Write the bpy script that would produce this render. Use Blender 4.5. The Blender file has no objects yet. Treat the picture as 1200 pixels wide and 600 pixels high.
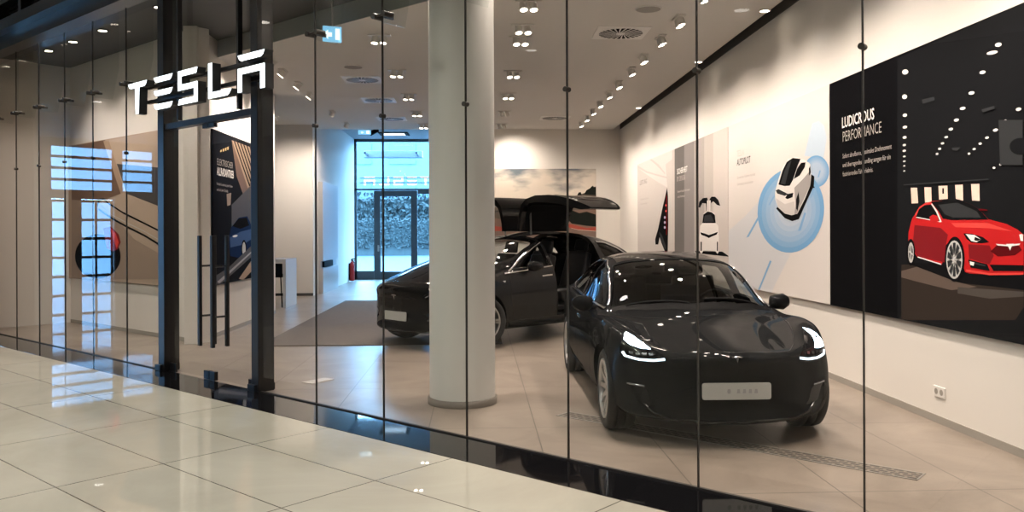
import bpy, bmesh, math, random
from mathutils import Vector, Matrix
from mathutils.bvhtree import BVHTree
from math import sin, cos, pi, radians, sqrt
random.seed(7)
SC = bpy.context.scene
COL = SC.collection

# ---------------------------------------------------------------- materials
def _bsdf(name):
    m = bpy.data.materials.new(name); m.use_nodes = True
    nt = m.node_tree
    return m, nt, nt.nodes['Principled BSDF']

def mat(name, col, rough=0.5, metal=0.0, spec=0.5, emit=None, es=0.0, coat=0.0, noise=0.0, nscale=8.0, bump=0.0):
    m, nt, b = _bsdf(name)
    b.inputs['Base Color'].default_value = (*col, 1)
    b.inputs['Roughness'].default_value = rough
    b.inputs['Metallic'].default_value = metal
    b.inputs['Specular IOR Level'].default_value = spec
    if coat:
        b.inputs['Coat Weight'].default_value = coat
        b.inputs['Coat Roughness'].default_value = 0.03
    if emit:
        b.inputs['Emission Color'].default_value = (*emit, 1)
        b.inputs['Emission Strength'].default_value = es
    if noise or bump:
        tc = nt.nodes.new('ShaderNodeTexCoord')
        n = nt.nodes.new('ShaderNodeTexNoise'); n.inputs['Scale'].default_value = nscale
        n.inputs['Detail'].default_value = 5
        nt.links.new(tc.outputs['Object'], n.inputs['Vector'])
        if noise:
            mx = nt.nodes.new('ShaderNodeMix'); mx.data_type = 'RGBA'
            mx.inputs[6].default_value = (*[c * (1 - noise) for c in col], 1)
            mx.inputs[7].default_value = (*[min(1, c * (1 + noise)) for c in col], 1)
            nt.links.new(n.outputs['Fac'], mx.inputs[0])
            nt.links.new(mx.outputs[2], b.inputs['Base Color'])
        if bump:
            bp = nt.nodes.new('ShaderNodeBump'); bp.inputs['Strength'].default_value = bump
            bp.inputs['Distance'].default_value = 0.01
            nt.links.new(n.outputs['Fac'], bp.inputs['Height'])
            nt.links.new(bp.outputs['Normal'], b.inputs['Normal'])
    return m

def glass_mat(name, tint=(1, 1, 1), k=1.7, ior=1.5, rough=0.0):
    """thin architectural glass: clear transmission plus a Fresnel mirror on the outer faces"""
    m = bpy.data.materials.new(name); m.use_nodes = True
    nt = m.node_tree; nt.nodes.clear()
    out = nt.nodes.new('ShaderNodeOutputMaterial')
    tr = nt.nodes.new('ShaderNodeBsdfTransparent'); tr.inputs[0].default_value = (*tint, 1)
    gl = nt.nodes.new('ShaderNodeBsdfGlossy'); gl.inputs['Roughness'].default_value = rough
    fr = nt.nodes.new('ShaderNodeFresnel'); fr.inputs['IOR'].default_value = ior
    ge = nt.nodes.new('ShaderNodeNewGeometry')
    inv = nt.nodes.new('ShaderNodeMath'); inv.operation = 'SUBTRACT'; inv.inputs[0].default_value = 1
    nt.links.new(ge.outputs['Backfacing'], inv.inputs[1])
    mu = nt.nodes.new('ShaderNodeMath'); mu.operation = 'MULTIPLY'; mu.use_clamp = True
    nt.links.new(fr.outputs[0], mu.inputs[0]); nt.links.new(inv.outputs[0], mu.inputs[1])
    m2 = nt.nodes.new('ShaderNodeMath'); m2.operation = 'MULTIPLY'; m2.use_clamp = True
    nt.links.new(mu.outputs[0], m2.inputs[0]); m2.inputs[1].default_value = k
    mx = nt.nodes.new('ShaderNodeMixShader')
    nt.links.new(m2.outputs[0], mx.inputs[0]); nt.links.new(tr.outputs[0], mx.inputs[1]); nt.links.new(gl.outputs[0], mx.inputs[2])
    nt.links.new(mx.outputs[0], out.inputs['Surface'])
    return m

# ---------------------------------------------------------------- tags
def tag(o, label=None, cat=None, group=None, kind=None):
    if label: o['label'] = label
    if cat: o['category'] = cat
    if group: o['group'] = group
    if kind: o['kind'] = kind
    return o

def empty(name, loc=(0, 0, 0), rz=0.0, label=None, cat=None, group=None, kind=None):
    o = bpy.data.objects.new(name, None); COL.objects.link(o)
    o.empty_display_size = 0.1
    o.location = loc; o.rotation_euler = (0, 0, rz)
    return tag(o, label, cat, group, kind)

def link_mesh(name, me, parent=None, loc=None, rz=None):
    o = bpy.data.objects.new(name, me); COL.objects.link(o)
    if parent is not None: o.parent = parent
    if loc is not None: o.location = loc
    if rz is not None: o.rotation_euler = (0, 0, rz)
    return o

def copy_tree(o, parent=None):
    c = o.copy(); COL.objects.link(c)
    if parent is not None: c.parent = parent
    for ch in list(o.children): copy_tree(ch, c)
    return c

# ---------------------------------------------------------------- mesh builder
class MB:
    def __init__(s): s.v = []; s.f = []; s.mi = []; s.sm = []; s.m = 0
    def add(s, vs, fs, smooth=False):
        b = len(s.v); s.v += [tuple(p) for p in vs]
        for f in fs:
            s.f.append([b + i for i in f]); s.mi.append(s.m); s.sm.append(smooth)
        return s
    def box(s, x0, x1, y0, y1, z0, z1):
        v = [(x0, y0, z0), (x1, y0, z0), (x1, y1, z0), (x0, y1, z0), (x0, y0, z1), (x1, y0, z1), (x1, y1, z1), (x0, y1, z1)]
        return s.add(v, [(0, 3, 2, 1), (4, 5, 6, 7), (0, 1, 5, 4), (1, 2, 6, 5), (2, 3, 7, 6), (3, 0, 4, 7)])
    def tube(s, p, q, r, n=12, r2=None, caps=True):
        p = Vector(p); q = Vector(q); r2 = r if r2 is None else r2
        d = (q - p).normalized()
        a = Vector((0, 0, 1)) if abs(d.z) < .9 else Vector((1, 0, 0))
        u = d.cross(a).normalized(); w = d.cross(u)
        vs = []
        for i in range(n):
            t = 2 * pi * i / n; vs.append(p + (u * cos(t) + w * sin(t)) * r)
        for i in range(n):
            t = 2 * pi * i / n; vs.append(q + (u * cos(t) + w * sin(t)) * r2)
        s.add(vs, [(i, (i + 1) % n, n + (i + 1) % n, n + i) for i in range(n)], True)
        if caps:
            s.add(vs[:n], [tuple(range(n - 1, -1, -1))]); s.add(vs[n:], [tuple(range(n))])
        return s
    def path(s, pts, r, n=8):
        for a, b in zip(pts, pts[1:]): s.tube(a, b, r, n)
        return s
    def lathe(s, prof, n=32, axis='z', o=(0, 0, 0), closed=False):
        """prof: list of (r, h)"""
        vs = []; o = Vector(o)
        for r, h in prof:
            for i in range(n):
                t = 2 * pi * i / n
                if axis == 'z': p = (r * cos(t), r * sin(t), h)
                elif axis == 'x': p = (h, r * cos(t), r * sin(t))
                else: p = (r * sin(t), h, r * cos(t))
                vs.append(o + Vector(p))
        k = len(prof); fs = []
        for j in range(k if closed else k - 1):
            j2 = (j + 1) % k
            for i in range(n):
                i2 = (i + 1) % n
                fs.append((j * n + i, j * n + i2, j2 * n + i2, j2 * n + i))
        return s.add(vs, fs, True)
    def prism(s, poly, h0, h1, fn):
        """poly: 2-D outline; fn(u, v, h) gives the 3-D point"""
        n = len(poly)
        vs = [fn(u, v, h0) for u, v in poly] + [fn(u, v, h1) for u, v in poly]
        fs = [tuple(range(n - 1, -1, -1)), tuple(range(n, 2 * n))] + [(i, (i + 1) % n, n + (i + 1) % n, n + i) for i in range(n)]
        return s.add(vs, fs)
    def poly(s, pts): return s.add(pts, [tuple(range(len(pts)))])
    def mesh(s, name, mats=(), bevel=0.0, merge=0.0):
        me = bpy.data.meshes.new(name)
        me.from_pydata(s.v, [], s.f); me.update()
        for m in (mats if isinstance(mats, (list, tuple)) else [mats]): me.materials.append(m)
        me.polygons.foreach_set('material_index', s.mi); me.polygons.foreach_set('use_smooth', s.sm)
        bm = bmesh.new(); bm.from_mesh(me)
        if merge: bmesh.ops.remove_doubles(bm, verts=bm.verts, dist=merge)
        bmesh.ops.recalc_face_normals(bm, faces=bm.faces)
        if bevel:
            es = [e for e in bm.edges if len(e.link_faces) == 2 and e.calc_face_angle(0) > .6]
            bmesh.ops.bevel(bm, geom=es, offset=bevel, segments=2, profile=.6, affect='EDGES')
        bm.to_mesh(me); bm.free()
        return me
    def build(s, name, mats=(), parent=None, loc=None, rz=None, bevel=0.0, merge=0.0, kind=None):
        o = link_mesh(name, s.mesh(name, mats, bevel, merge), parent, loc, rz)
        if kind: o['kind'] = kind
        return o

# ---------------------------------------------------------------- facade frame
# the shop front runs obliquely to the room: u along it, n inwards, z up
FA = Vector((0.657, 5.976, 0)); FU = Vector((0.7266, -0.6871, 0)); FN = Vector((0.6871, 0.7266, 0))
FRZ = math.atan2(FU.y, FU.x)
def F(u, n, z=0.0): return FA + FU * u + FN * n + Vector((0, 0, z))

# ---------------------------------------------------------------- curves in 2-D
def chaikin(p, it=2, closed=True):
    for _ in range(it):
        q = []; n = len(p)
        for i in range(n if closed else n - 1):
            a = p[i]; b = p[(i + 1) % n]
            q.append((a[0] * .75 + b[0] * .25, a[1] * .75 + b[1] * .25))
            q.append((a[0] * .25 + b[0] * .75, a[1] * .25 + b[1] * .75))
        if not closed: q = [p[0]] + q + [p[-1]]
        p = q
    return p

def ellipse(cx, cy, rx, ry, n=24, rot=0.0):
    out = []
    for i in range(n):
        t = 2 * pi * i / n; x = rx * cos(t); y = ry * sin(t)
        out.append((cx + x * cos(rot) - y * sin(rot), cy + x * sin(rot) + y * cos(rot)))
    return out

def text_mesh(body, size, bold=0.0, align='LEFT', extrude=0.0, spacing=1.0):
    cu = bpy.data.curves.new('lettering', 'FONT'); cu.body = body; cu.size = size
    cu.align_x = align; cu.offset = bold; cu.extrude = extrude; cu.space_character = spacing
    cu.resolution_u = 2
    o = bpy.data.objects.new('lettering_curve', cu); COL.objects.link(o)
    bpy.context.view_layer.update()
    me = bpy.data.meshes.new_from_object(o.evaluated_get(bpy.context.evaluated_depsgraph_get()))
    bpy.data.objects.remove(o); bpy.data.curves.remove(cu)
    return me

def eval_mesh(o):
    bpy.context.view_layer.update()
    dg = bpy.context.evaluated_depsgraph_get()
    return bpy.data.meshes.new_from_object(o.evaluated_get(dg))
# ================================================================ car bodies
NA = 5   # columns from the middle line to the shoulder
def half_ring(st):
    """st: dict(y, bow, S=[(x,z)*6] rocker..shoulder, T=[(x,z)*5] shoulder..middle)"""
    S = st['S']; T = st['T']; xb, zb = S[0]
    h = [(xb * i / NA, zb - 0.0) for i in range(NA)] + list(S) + list(T)
    out = []
    for x, z in h:
        y = st['y'] + st['bow'] * (abs(x) / 0.92) ** 2.2
        if 'rake' in st: y += st['rake'] * (z - 0.45)
        out.append(Vector((x, y, z)))
    return out

def ring_of(h):
    return h + [Vector((-p.x, p.y, p.z)) for p in reversed(h[1:-1])]

def cage(stations, front_bulge=.04, rear_bulge=.04, level=3, crease=()):
    bm = bmesh.new(); rings = []; m = len(stations[0]['S']) - 1
    for st in stations: rings.append([bm.verts.new(p) for p in ring_of(half_ring(st))])
    N = len(rings[0]); H = NA + m + NA
    for a, b in zip(rings, rings[1:]):
        for i in range(N):
            bm.faces.new((a[i], a[(i + 1) % N], b[(i + 1) % N], b[i]))
    def cap(R, bulge, sgn):
        # boundary indices: bottom, right side, top, left side
        W = 2 * NA
        G = [[None] * (m + 1) for _ in range(W + 1)]
        for i in range(-NA, NA + 1):
            G[i + NA][0] = R[i % N]
        for j in range(m + 1):
            G[W][j] = R[NA + j]; G[0][j] = R[(N - NA - j) % N]
        for i in range(-NA, NA + 1):
            G[i + NA][m] = R[(H - i) % N]
        for i in range(1, W):
            for j in range(1, m):
                u = i / W; v = j / m
                P = (G[0][j].co * (1 - u) + G[W][j].co * u + G[i][0].co * (1 - v) + G[i][m].co * v
                     - (G[0][0].co * (1 - u) * (1 - v) + G[W][0].co * u * (1 - v) + G[0][m].co * (1 - u) * v + G[W][m].co * u * v))
                P.y += sgn * bulge * sin(pi * v) ** .6 * (1 - (2 * u - 1) ** 4)
                G[i][j] = bm.verts.new(P)
        for i in range(W):
            for j in range(m):
                bm.faces.new((G[i][j], G[i + 1][j], G[i + 1][j + 1], G[i][j + 1]))
    cap(rings[0], front_bulge, -1); cap(rings[-1], rear_bulge, 1)
    bmesh.ops.recalc_face_normals(bm, faces=bm.faces)
    cl = bm.edges.layers.float.new('crease_edge')
    bm.verts.ensure_lookup_table()
    for idx, val, k0, k1 in crease:      # crease along the cage line idx (mirrored too)
        for a, b in zip(rings[k0:k1], rings[k0 + 1:k1 + 1]):
            for j in (idx, (N - idx) % N):
                e = bm.edges.get((a[j], b[j]))
                if e: e[cl] = val
    me = bpy.data.meshes.new('body'); bm.to_mesh(me); bm.free()
    o = bpy.data.objects.new('body_cage', me); COL.objects.link(o)
    md = o.modifiers.new('s', 'SUBSURF'); md.levels = level; md.render_levels = level
    res = eval_mesh(o)
    bpy.data.objects.remove(o); bpy.data.meshes.remove(me)
    res.polygons.foreach_set('use_smooth', [True] * len(res.polygons))
    return res

def cut(me, cutters, op='DIFFERENCE'):
    """boolean a list of closed meshes out of mesh me"""
    o = bpy.data.objects.new('target', me); COL.objects.link(o); tmp = [o]
    for c in cutters:
        co = bpy.data.objects.new('cutter', c); COL.objects.link(co); tmp.append(co)
        md = o.modifiers.new('b', 'BOOLEAN'); md.operation = op; md.solver = 'EXACT'; md.object = co
    res = eval_mesh(o)
    for t in tmp: bpy.data.objects.remove(t)
    return res

def sharp_by_angle(me, ang=35):
    bm = bmesh.new(); bm.from_mesh(me)
    bmesh.ops.recalc_face_normals(bm, faces=bm.faces)
    for f in bm.faces: f.smooth = True
    for e in bm.edges:
        if len(e.link_faces) == 2 and e.calc_face_angle(0) > radians(ang): e.smooth = False
    bm.to_mesh(me); bm.free()
    return me

def bvh_of(me):
    return BVHTree.FromPolygons([v.co.copy() for v in me.vertices], [tuple(p.vertices) for p in me.polygons])

class Proj:
    """projects 2-D outlines on to a body along a fixed direction"""
    def __init__(s, bvh, U, V):
        s.b = bvh; s.U = Vector(U).normalized(); s.V = Vector(V).normalized(); s.D = s.U.cross(s.V).normalized() * -1
    def pt(s, u, v, off=0.0):
        o = s.U * u + s.V * v - s.D * 8
        h = s.b.ray_cast(o, s.D)
        if h[0] is None:
            h = s.b.find_nearest(s.U * u + s.V * v - s.D * s.dist if hasattr(s, 'dist') else o + s.D * 7.0)
        p, n = h[0], h[1]
        if n.dot(s.D) > 0: n = -n
        return p + n * off
    def patch(s, poly, name, m, parent, off=.003, grid=.05, thick=0.0, smooth=True):
        bm = bmesh.new()
        f = bm.faces.new([bm.verts.new((u, v, 0)) for u, v in poly])
        us = [p[0] for p in poly]; vs = [p[1] for p in poly]
        for k, (lo, hi) in enumerate(((min(us), max(us)), (min(vs), max(vs)))):
            n = max(1, int(math.ceil((hi - lo) / grid)))
            for i in range(1, n):
                c = lo + (hi - lo) * i / n
                co = (c, 0, 0) if k == 0 else (0, c, 0); no = (1, 0, 0) if k == 0 else (0, 1, 0)
                bmesh.ops.bisect_plane(bm, geom=bm.verts[:] + bm.edges[:] + bm.faces[:], plane_co=co, plane_no=no, dist=1e-6)
        bmesh.ops.triangulate(bm, faces=[f for f in bm.faces if len(f.verts) > 4])
        uv = {v: (v.co.x, v.co.y) for v in bm.verts}
        for v in bm.verts: v.co = s.pt(*uv[v], off)
        if thick:
            top = bm.verts[:]; mp = {}
            for v in top: mp[v] = bm.verts.new(s.pt(*uv[v], off - thick))
            fs = bm.faces[:]; be = [e for e in bm.edges if len(e.link_faces) == 1]
            for f in fs: bm.faces.new([mp[v] for v in reversed(f.verts)])
            for e in be:
                a, b = e.verts; bm.faces.new((a, b, mp[b], mp[a]))
        for f in bm.faces: f.smooth = smooth
        bmesh.ops.recalc_face_normals(bm, faces=bm.faces)
        # make the outside look against the ray
        sm = sum((f.normal.dot(s.D) * f.calc_area() for f in bm.faces), 0.0)
        if not thick and sm > 0: bmesh.ops.reverse_faces(bm, faces=bm.faces)
        me = bpy.data.meshes.new(name); bm.to_mesh(me); bm.free(); me.materials.append(m)
        if thick: sharp_by_angle(me, 45)
        return link_mesh(name, me, parent)
    def strip(s, pts, w, mb, off=.002, h=.0, closed=False, step=.03):
        """narrow band along a polyline, added to a mesh builder"""
        P = []
        q = list(pts) + ([pts[0]] if closed else [])
        for a, b in zip(q, q[1:]):
            d = math.hypot(b[0] - a[0], b[1] - a[1]); n = max(1, int(d / step))
            for i in range(n): P.append((a[0] + (b[0] - a[0]) * i / n, a[1] + (b[1] - a[1]) * i / n))
        P.append(q[-1])
        L = []; R = []
        for i, p in enumerate(P):
            a = P[max(0, i - 1)]; b = P[min(len(P) - 1, i + 1)]
            if closed and i in (0, len(P) - 1): a = P[-2]; b = P[1]
            tx, ty = b[0] - a[0], b[1] - a[1]; l = math.hypot(tx, ty) or 1
            nx, ny = -ty / l * w / 2, tx / l * w / 2
            L.append((p[0] + nx, p[1] + ny)); R.append((p[0] - nx, p[1] - ny))
        n = len(P)
        vs = [s.pt(*p, off + h) for p in L] + [s.pt(*p, off + h) for p in R] + [s.pt(*p, off - .008) for p in L] + [s.pt(*p, off - .008) for p in R]
        fs = []
        for i in range(n - 1):
            fs += [(i, i + 1, n + i + 1, n + i), (2 * n + i, 2 * n + i + 1, i + 1, i), (n + i, n + i + 1, 3 * n + i + 1, 3 * n + i)]
        mb.add(vs, fs, True)

def prism_mesh(poly, h0, h1, fn):
    return MB().prism(poly, h0, h1, fn).mesh('cutter')

def cyl_mesh(c, r, x0, x1, n=56):
    b = MB(); b.tube((x0, c[0], c[1]), (x1, c[0], c[1]), r, n)
    return b.mesh('cutter', merge=1e-5)

# ---------------------------------------------------------------- wheels
def make_wheel(parent, loc, rz, side, R, W, rim_mat, tyre_mat, hub_mat, dark, spokes=10, name='wheel', twin=True):
    """axis along x; side=+1 means the outer face looks to +x"""
    w = empty(name, loc, rz); w.parent = parent
    rr = R * .735
    t = MB(); h = W / 2
    prof = [(rr, -h * .8), (rr + .012, -h * .95), (R - .03, -h), (R - .008, -h * .86), (R, -h * .6), (R, -h * .33), (R - .007, -h * .32), (R - .007, -h * .28), (R, -h * .27), (R, h * .27), (R - .007, h * .28), (R - .007, h * .32), (R, h * .33), (R, h * .6), (R - .008, h * .86), (R - .03, h), (rr + .012, h * .95), (rr, h * .8)]
    t.lathe(prof, 48, 'x'); t.build('tyre', tyre_mat, w)
    b = MB(); s = side
    b.lathe([(rr + .004, s * h * .84), (rr + .002, s * h * .97), (rr - .012, s * h * .98), (rr - .02, s * h * .8), (rr - .026, 0), (rr - .02, -s * h * .8)], 48, 'x')
    n = spokes
    for i in range(n):
        a = 2 * pi * i / n
        if twin: offs = ((-.055, .013), (.055, .013))
        else: offs = ((0, .02),)
        for da, hw in offs:
            r0, r1 = R * .17, rr - .016
            vs = []
            for r, wd, x, aa in ((r0, hw * 1.6, h * .62, a + da * .3), (rr * .55, hw * .9, h * .78, a + da * .8), (r1, hw * 1.15, h * .86, a + da * 1.5)):
                c_ = Vector((0, cos(aa), sin(aa))); tn = Vector((0, -sin(aa), cos(aa)))
                for k in (-1, 1):
                    vs.append(c_ * r + tn * wd * k + Vector((s * x, 0, 0)))
                    vs.append(c_ * r + tn * wd * k * 1.15 + Vector((s * (x - .045), 0, 0)))
            fs = []
            for k in (0, 4):
                fs += [(k, k + 2, k + 6, k + 4), (k, k + 4, k + 5, k + 1), (k + 2, k + 3, k + 7, k + 6), (k + 1, k + 5, k + 7, k + 3)]
            b.add(vs, fs, False)
    b.lathe([(0.001, s * h * .66), (R * .15, s * h * .66), (R * .2, s * h * .6), (R * .2, s * h * .2)], 24, 'x')
    b.build('rim', rim_mat, w)
    d = MB(); d.lathe([(R * .5, -s * .01), (R * .5, s * .02), (R * .1, s * .02)], 36, 'x'); d.lathe([(R * .5, -s * .01), (R * .1, -s * .01)], 36, 'x')
    d.lathe([(rr - .028, -s * h * .55), (.02, -s * h * .5)], 36, 'x')
    d.build('brake_disc', hub_mat, w)
    c = MB(); c.lathe([(.001, s * h * .69), (R * .085, s * h * .68), (R * .095, s * h * .64)], 20, 'x'); c.build('hub_cap', dark, w)
    return w
# ================================================================ shared car materials
M_PAINT = mat('midnight_metallic_paint', (.0085, .009, .010), .4, .0, .0, coat=.2)
M_PAINT2 = mat('obsidian_metallic_paint', (.010, .010, .0105), .4, .0, .0, coat=.5)
M_GLOSSBLK = mat('gloss_black', (.005, .005, .006), .08, 0, .3)
M_SATBLK = mat('satin_black_plastic', (.006, .006, .0065), .6, 0, .03)
M_TYRE = mat('tyre_rubber', (.012, .012, .012), .75)
M_RIM = mat('silver_alloy', (.55, .55, .54), .3, .9)
M_STEEL = mat('brake_steel', (.16, .16, .16), .4, .9)
M_CHROME = mat('bright_chrome', (.75, .75, .75), .12, 1.0)
M_PLATE = mat('pale_grey_plate', (.42, .43, .42), .4)
M_PLATEINK = mat('plate_grey_ink', (.28, .29, .29), .5)
M_LEATHER = mat('black_leather', (.010, .010, .011), .5, 0, .2)
M_CARGLASS = glass_mat('tinted_car_glass', (.70, .73, .72), 1.0)
M_WSGLASS = glass_mat('windscreen_glass', (.70, .73, .72), 1.0)
M_LAMPGLASS = glass_mat('clear_lamp_cover', (.9, .92, .95), 1.0)
M_LAMPLED = mat('lit_cold_white_led', (.8, .9, 1), .3, emit=(.62, .84, 1.0), es=16)
M_LAMPDRL = mat('lit_white_running_light', (.8, .9, 1), .3, emit=(.7, .87, 1.0), es=2.2)
M_CHROMELAMP = mat('lamp_reflector', (.35, .38, .42), .2, .9)
M_REDLAMP = mat('red_tail_lamp', (.25, .01, .01), .15)

def solid_box(name, m, parent, x0, x1, y0, y1, z0, z1, bevel=.02):
    b = MB(); b.box(x0, x1, y0, y1, z0, z1); o = b.build(name, m, parent, bevel=bevel)
    for p in o.data.polygons: p.use_smooth = True
    sharp_by_angle(o.data, 50); return o

def seat(parent, x, y, z, name='front_seat'):
    """bucket seat looking to -y: cushion, back and head rest in one upholstered mesh"""
    b = MB()
    def blk(cy, cz, w, d, h, tilt):
        vs = []
        for dx in (-1, 1):
            for dy in (-1, 1):
                for dz in (-1, 1):
                    v = Vector((dx * w * (1 - .12 * (dz > 0)), dy * d, dz * h)); v.rotate(Matrix.Rotation(tilt, 3, 'X'))
                    vs.append((x + v.x, cy + v.y, cz + v.z))
        b.add(vs, [(0, 1, 3, 2), (4, 6, 7, 5), (0, 4, 5, 1), (2, 3, 7, 6), (0, 2, 6, 4), (1, 5, 7, 3)])
    blk(y, z + .08, .25, .26, .08, .12)
    blk(y + .33, z + .42, .25, .075, .34, -.32)
    blk(y + .49, z + .86, .13, .05, .1, -.25)
    o = b.build(name, M_LEATHER, parent, bevel=.035)
    for p in o.data.polygons: p.use_smooth = True
    return o

def mirror_x(poly): return [(-x, y) for x, y in reversed(poly)]
def sym(half): return list(half) + [(-x, y) for x, y in reversed(half) if abs(x) > 1e-6]

def steering_wheel(parent, x, y, z):
    w = MB(); seg = 26; pts = []
    for i in range(seg + 1):
        t = 2 * pi * i / seg; pts.append((x + .185 * cos(t), y - .06 * sin(t) * .9, z + .175 * sin(t)))
    w.path(pts, .014, 8)
    w.tube((x - .18, y, z), (x + .18, y, z), .016, 8); w.tube((x, y, z), (x, y + .03, z - .17), .016, 8)
    w.tube((x, y - .03, z), (x, y + .02, z), .055, 16)
    return w.build('steering_wheel', M_SATBLK, parent)

# ---------------------------------------------------------------- the saloon facing us
SEDAN_ST = [
 dict(y=-.80, bow=.44, S=[(.69,.205),(.81,.245),(.862,.35),(.87,.48),(.845,.60),(.77,.715)], T=[(.62,.708),(.45,.702),(.3,.708),(.15,.711),(0,.712)]),
 dict(y=-.68, bow=.46, S=[(.79,.19),(.885,.235),(.925,.37),(.93,.52),(.905,.70),(.835,.858)], T=[(.70,.792),(.49,.726),(.33,.733),(.16,.738),(0,.739)]),
 dict(y=-.40, bow=.42, S=[(.79,.18),(.885,.24),(.928,.40),(.938,.57),(.922,.75),(.868,.905)], T=[(.73,.838),(.53,.770),(.35,.780),(.17,.786),(0,.788)]),
 dict(y=-.05, bow=.38, S=[(.80,.175),(.89,.24),(.93,.42),(.942,.60),(.928,.785),(.875,.912)], T=[(.76,.868),(.56,.826),(.36,.834),(.18,.839),(0,.841)]),
 dict(y=.25, bow=.36, S=[(.80,.17),(.89,.24),(.925,.42),(.938,.62),(.92,.79),(.872,.885)], T=[(.775,.878),(.58,.876),(.38,.886),(.19,.891),(0,.893)]),
 dict(y=.40, bow=.34, S=[(.80,.17),(.89,.24),(.925,.42),(.935,.62),(.918,.80),(.872,.90)], T=[(.785,.925),(.615,.950),(.41,.960),(.2,.966),(0,.968)]),
 dict(y=.80, bow=.27, S=[(.80,.17),(.89,.24),(.922,.42),(.932,.63),(.915,.82),(.872,.918)], T=[(.81,.975),(.725,1.10),(.60,1.185),(.30,1.222),(0,1.232)]),
 dict(y=1.18, bow=.19, S=[(.80,.17),(.89,.24),(.92,.42),(.93,.63),(.915,.83),(.87,.93)], T=[(.815,.98),(.74,1.155),(.635,1.305),(.33,1.355),(0,1.37)]),
 dict(y=1.55, bow=.10, S=[(.80,.17),(.885,.24),(.918,.42),(.928,.64),(.912,.85),(.868,.945)], T=[(.81,.988),(.74,1.18),(.62,1.36),(.34,1.42),(0,1.434)]),
 dict(y=2.0, bow=0, S=[(.80,.17),(.885,.24),(.918,.42),(.928,.65),(.914,.86),(.868,.955)], T=[(.81,1.0),(.735,1.195),(.61,1.37),(.34,1.430),(0,1.444)]),
 dict(y=2.6, bow=0, S=[(.80,.18),(.885,.25),(.918,.43),(.928,.66),(.915,.88),(.868,.975)], T=[(.81,1.01),(.725,1.18),(.59,1.34),(.33,1.40),(0,1.415)]),
 dict(y=3.1, bow=-.1, S=[(.79,.2),(.875,.27),(.908,.45),(.92,.68),(.91,.90),(.86,.995)], T=[(.79,1.025),(.69,1.13),(.54,1.235),(.3,1.275),(0,1.285)]),
 dict(y=3.5, bow=-.2, S=[(.74,.25),(.83,.33),(.875,.5),(.888,.72),(.87,.92),(.80,1.0)], T=[(.71,1.035),(.6,1.07),(.45,1.095),(.25,1.115),(0,1.12)]),
 dict(y=3.74, bow=-.3, S=[(.62,.36),(.74,.42),(.81,.55),(.82,.72),(.79,.88),(.71,.98)], T=[(.6,1.015),(.45,1.03),(.3,1.04),(.15,1.045),(0,1.047)]),
]
SED_WS = sym([(0, .43), (.4, .49), (.73, .645), (.685, .83), (.635, 1.06), (.585, 1.345), (.3, 1.275), (0, 1.255)])
SED_FW = [(.80, .965), (1.06, 1.135), (1.34, 1.255), (1.70, 1.322), (1.735, .99)]
SED_RW = [(1.815, .993), (1.79, 1.328), (2.2, 1.325), (2.6, 1.265), (2.93, 1.15), (3.05, 1.055), (2.6, 1.015)]
WB3 = 2.875

def cabin_mesh(ST, k0, k1, dy0, dz=.045, floor=.33, inset=.06):
    out = []
    for i, st in enumerate(ST[k0:k1]):
        S = [(max(.3, x - inset), max(floor, z)) for x, z in st['S']]
        S = [(S[0][0], floor), (S[1][0], floor + .03)] + S[2:]
        T = [(max(0, x - inset * .75) if x > 0 else 0, z - dz) for x, z in st['T']]
        d = dict(st); d['S'] = S; d['T'] = T
        if i == 0: d['y'] = st['y'] + dy0
        out.append(d)
    return cage(out, .0, .0, 2)

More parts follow.
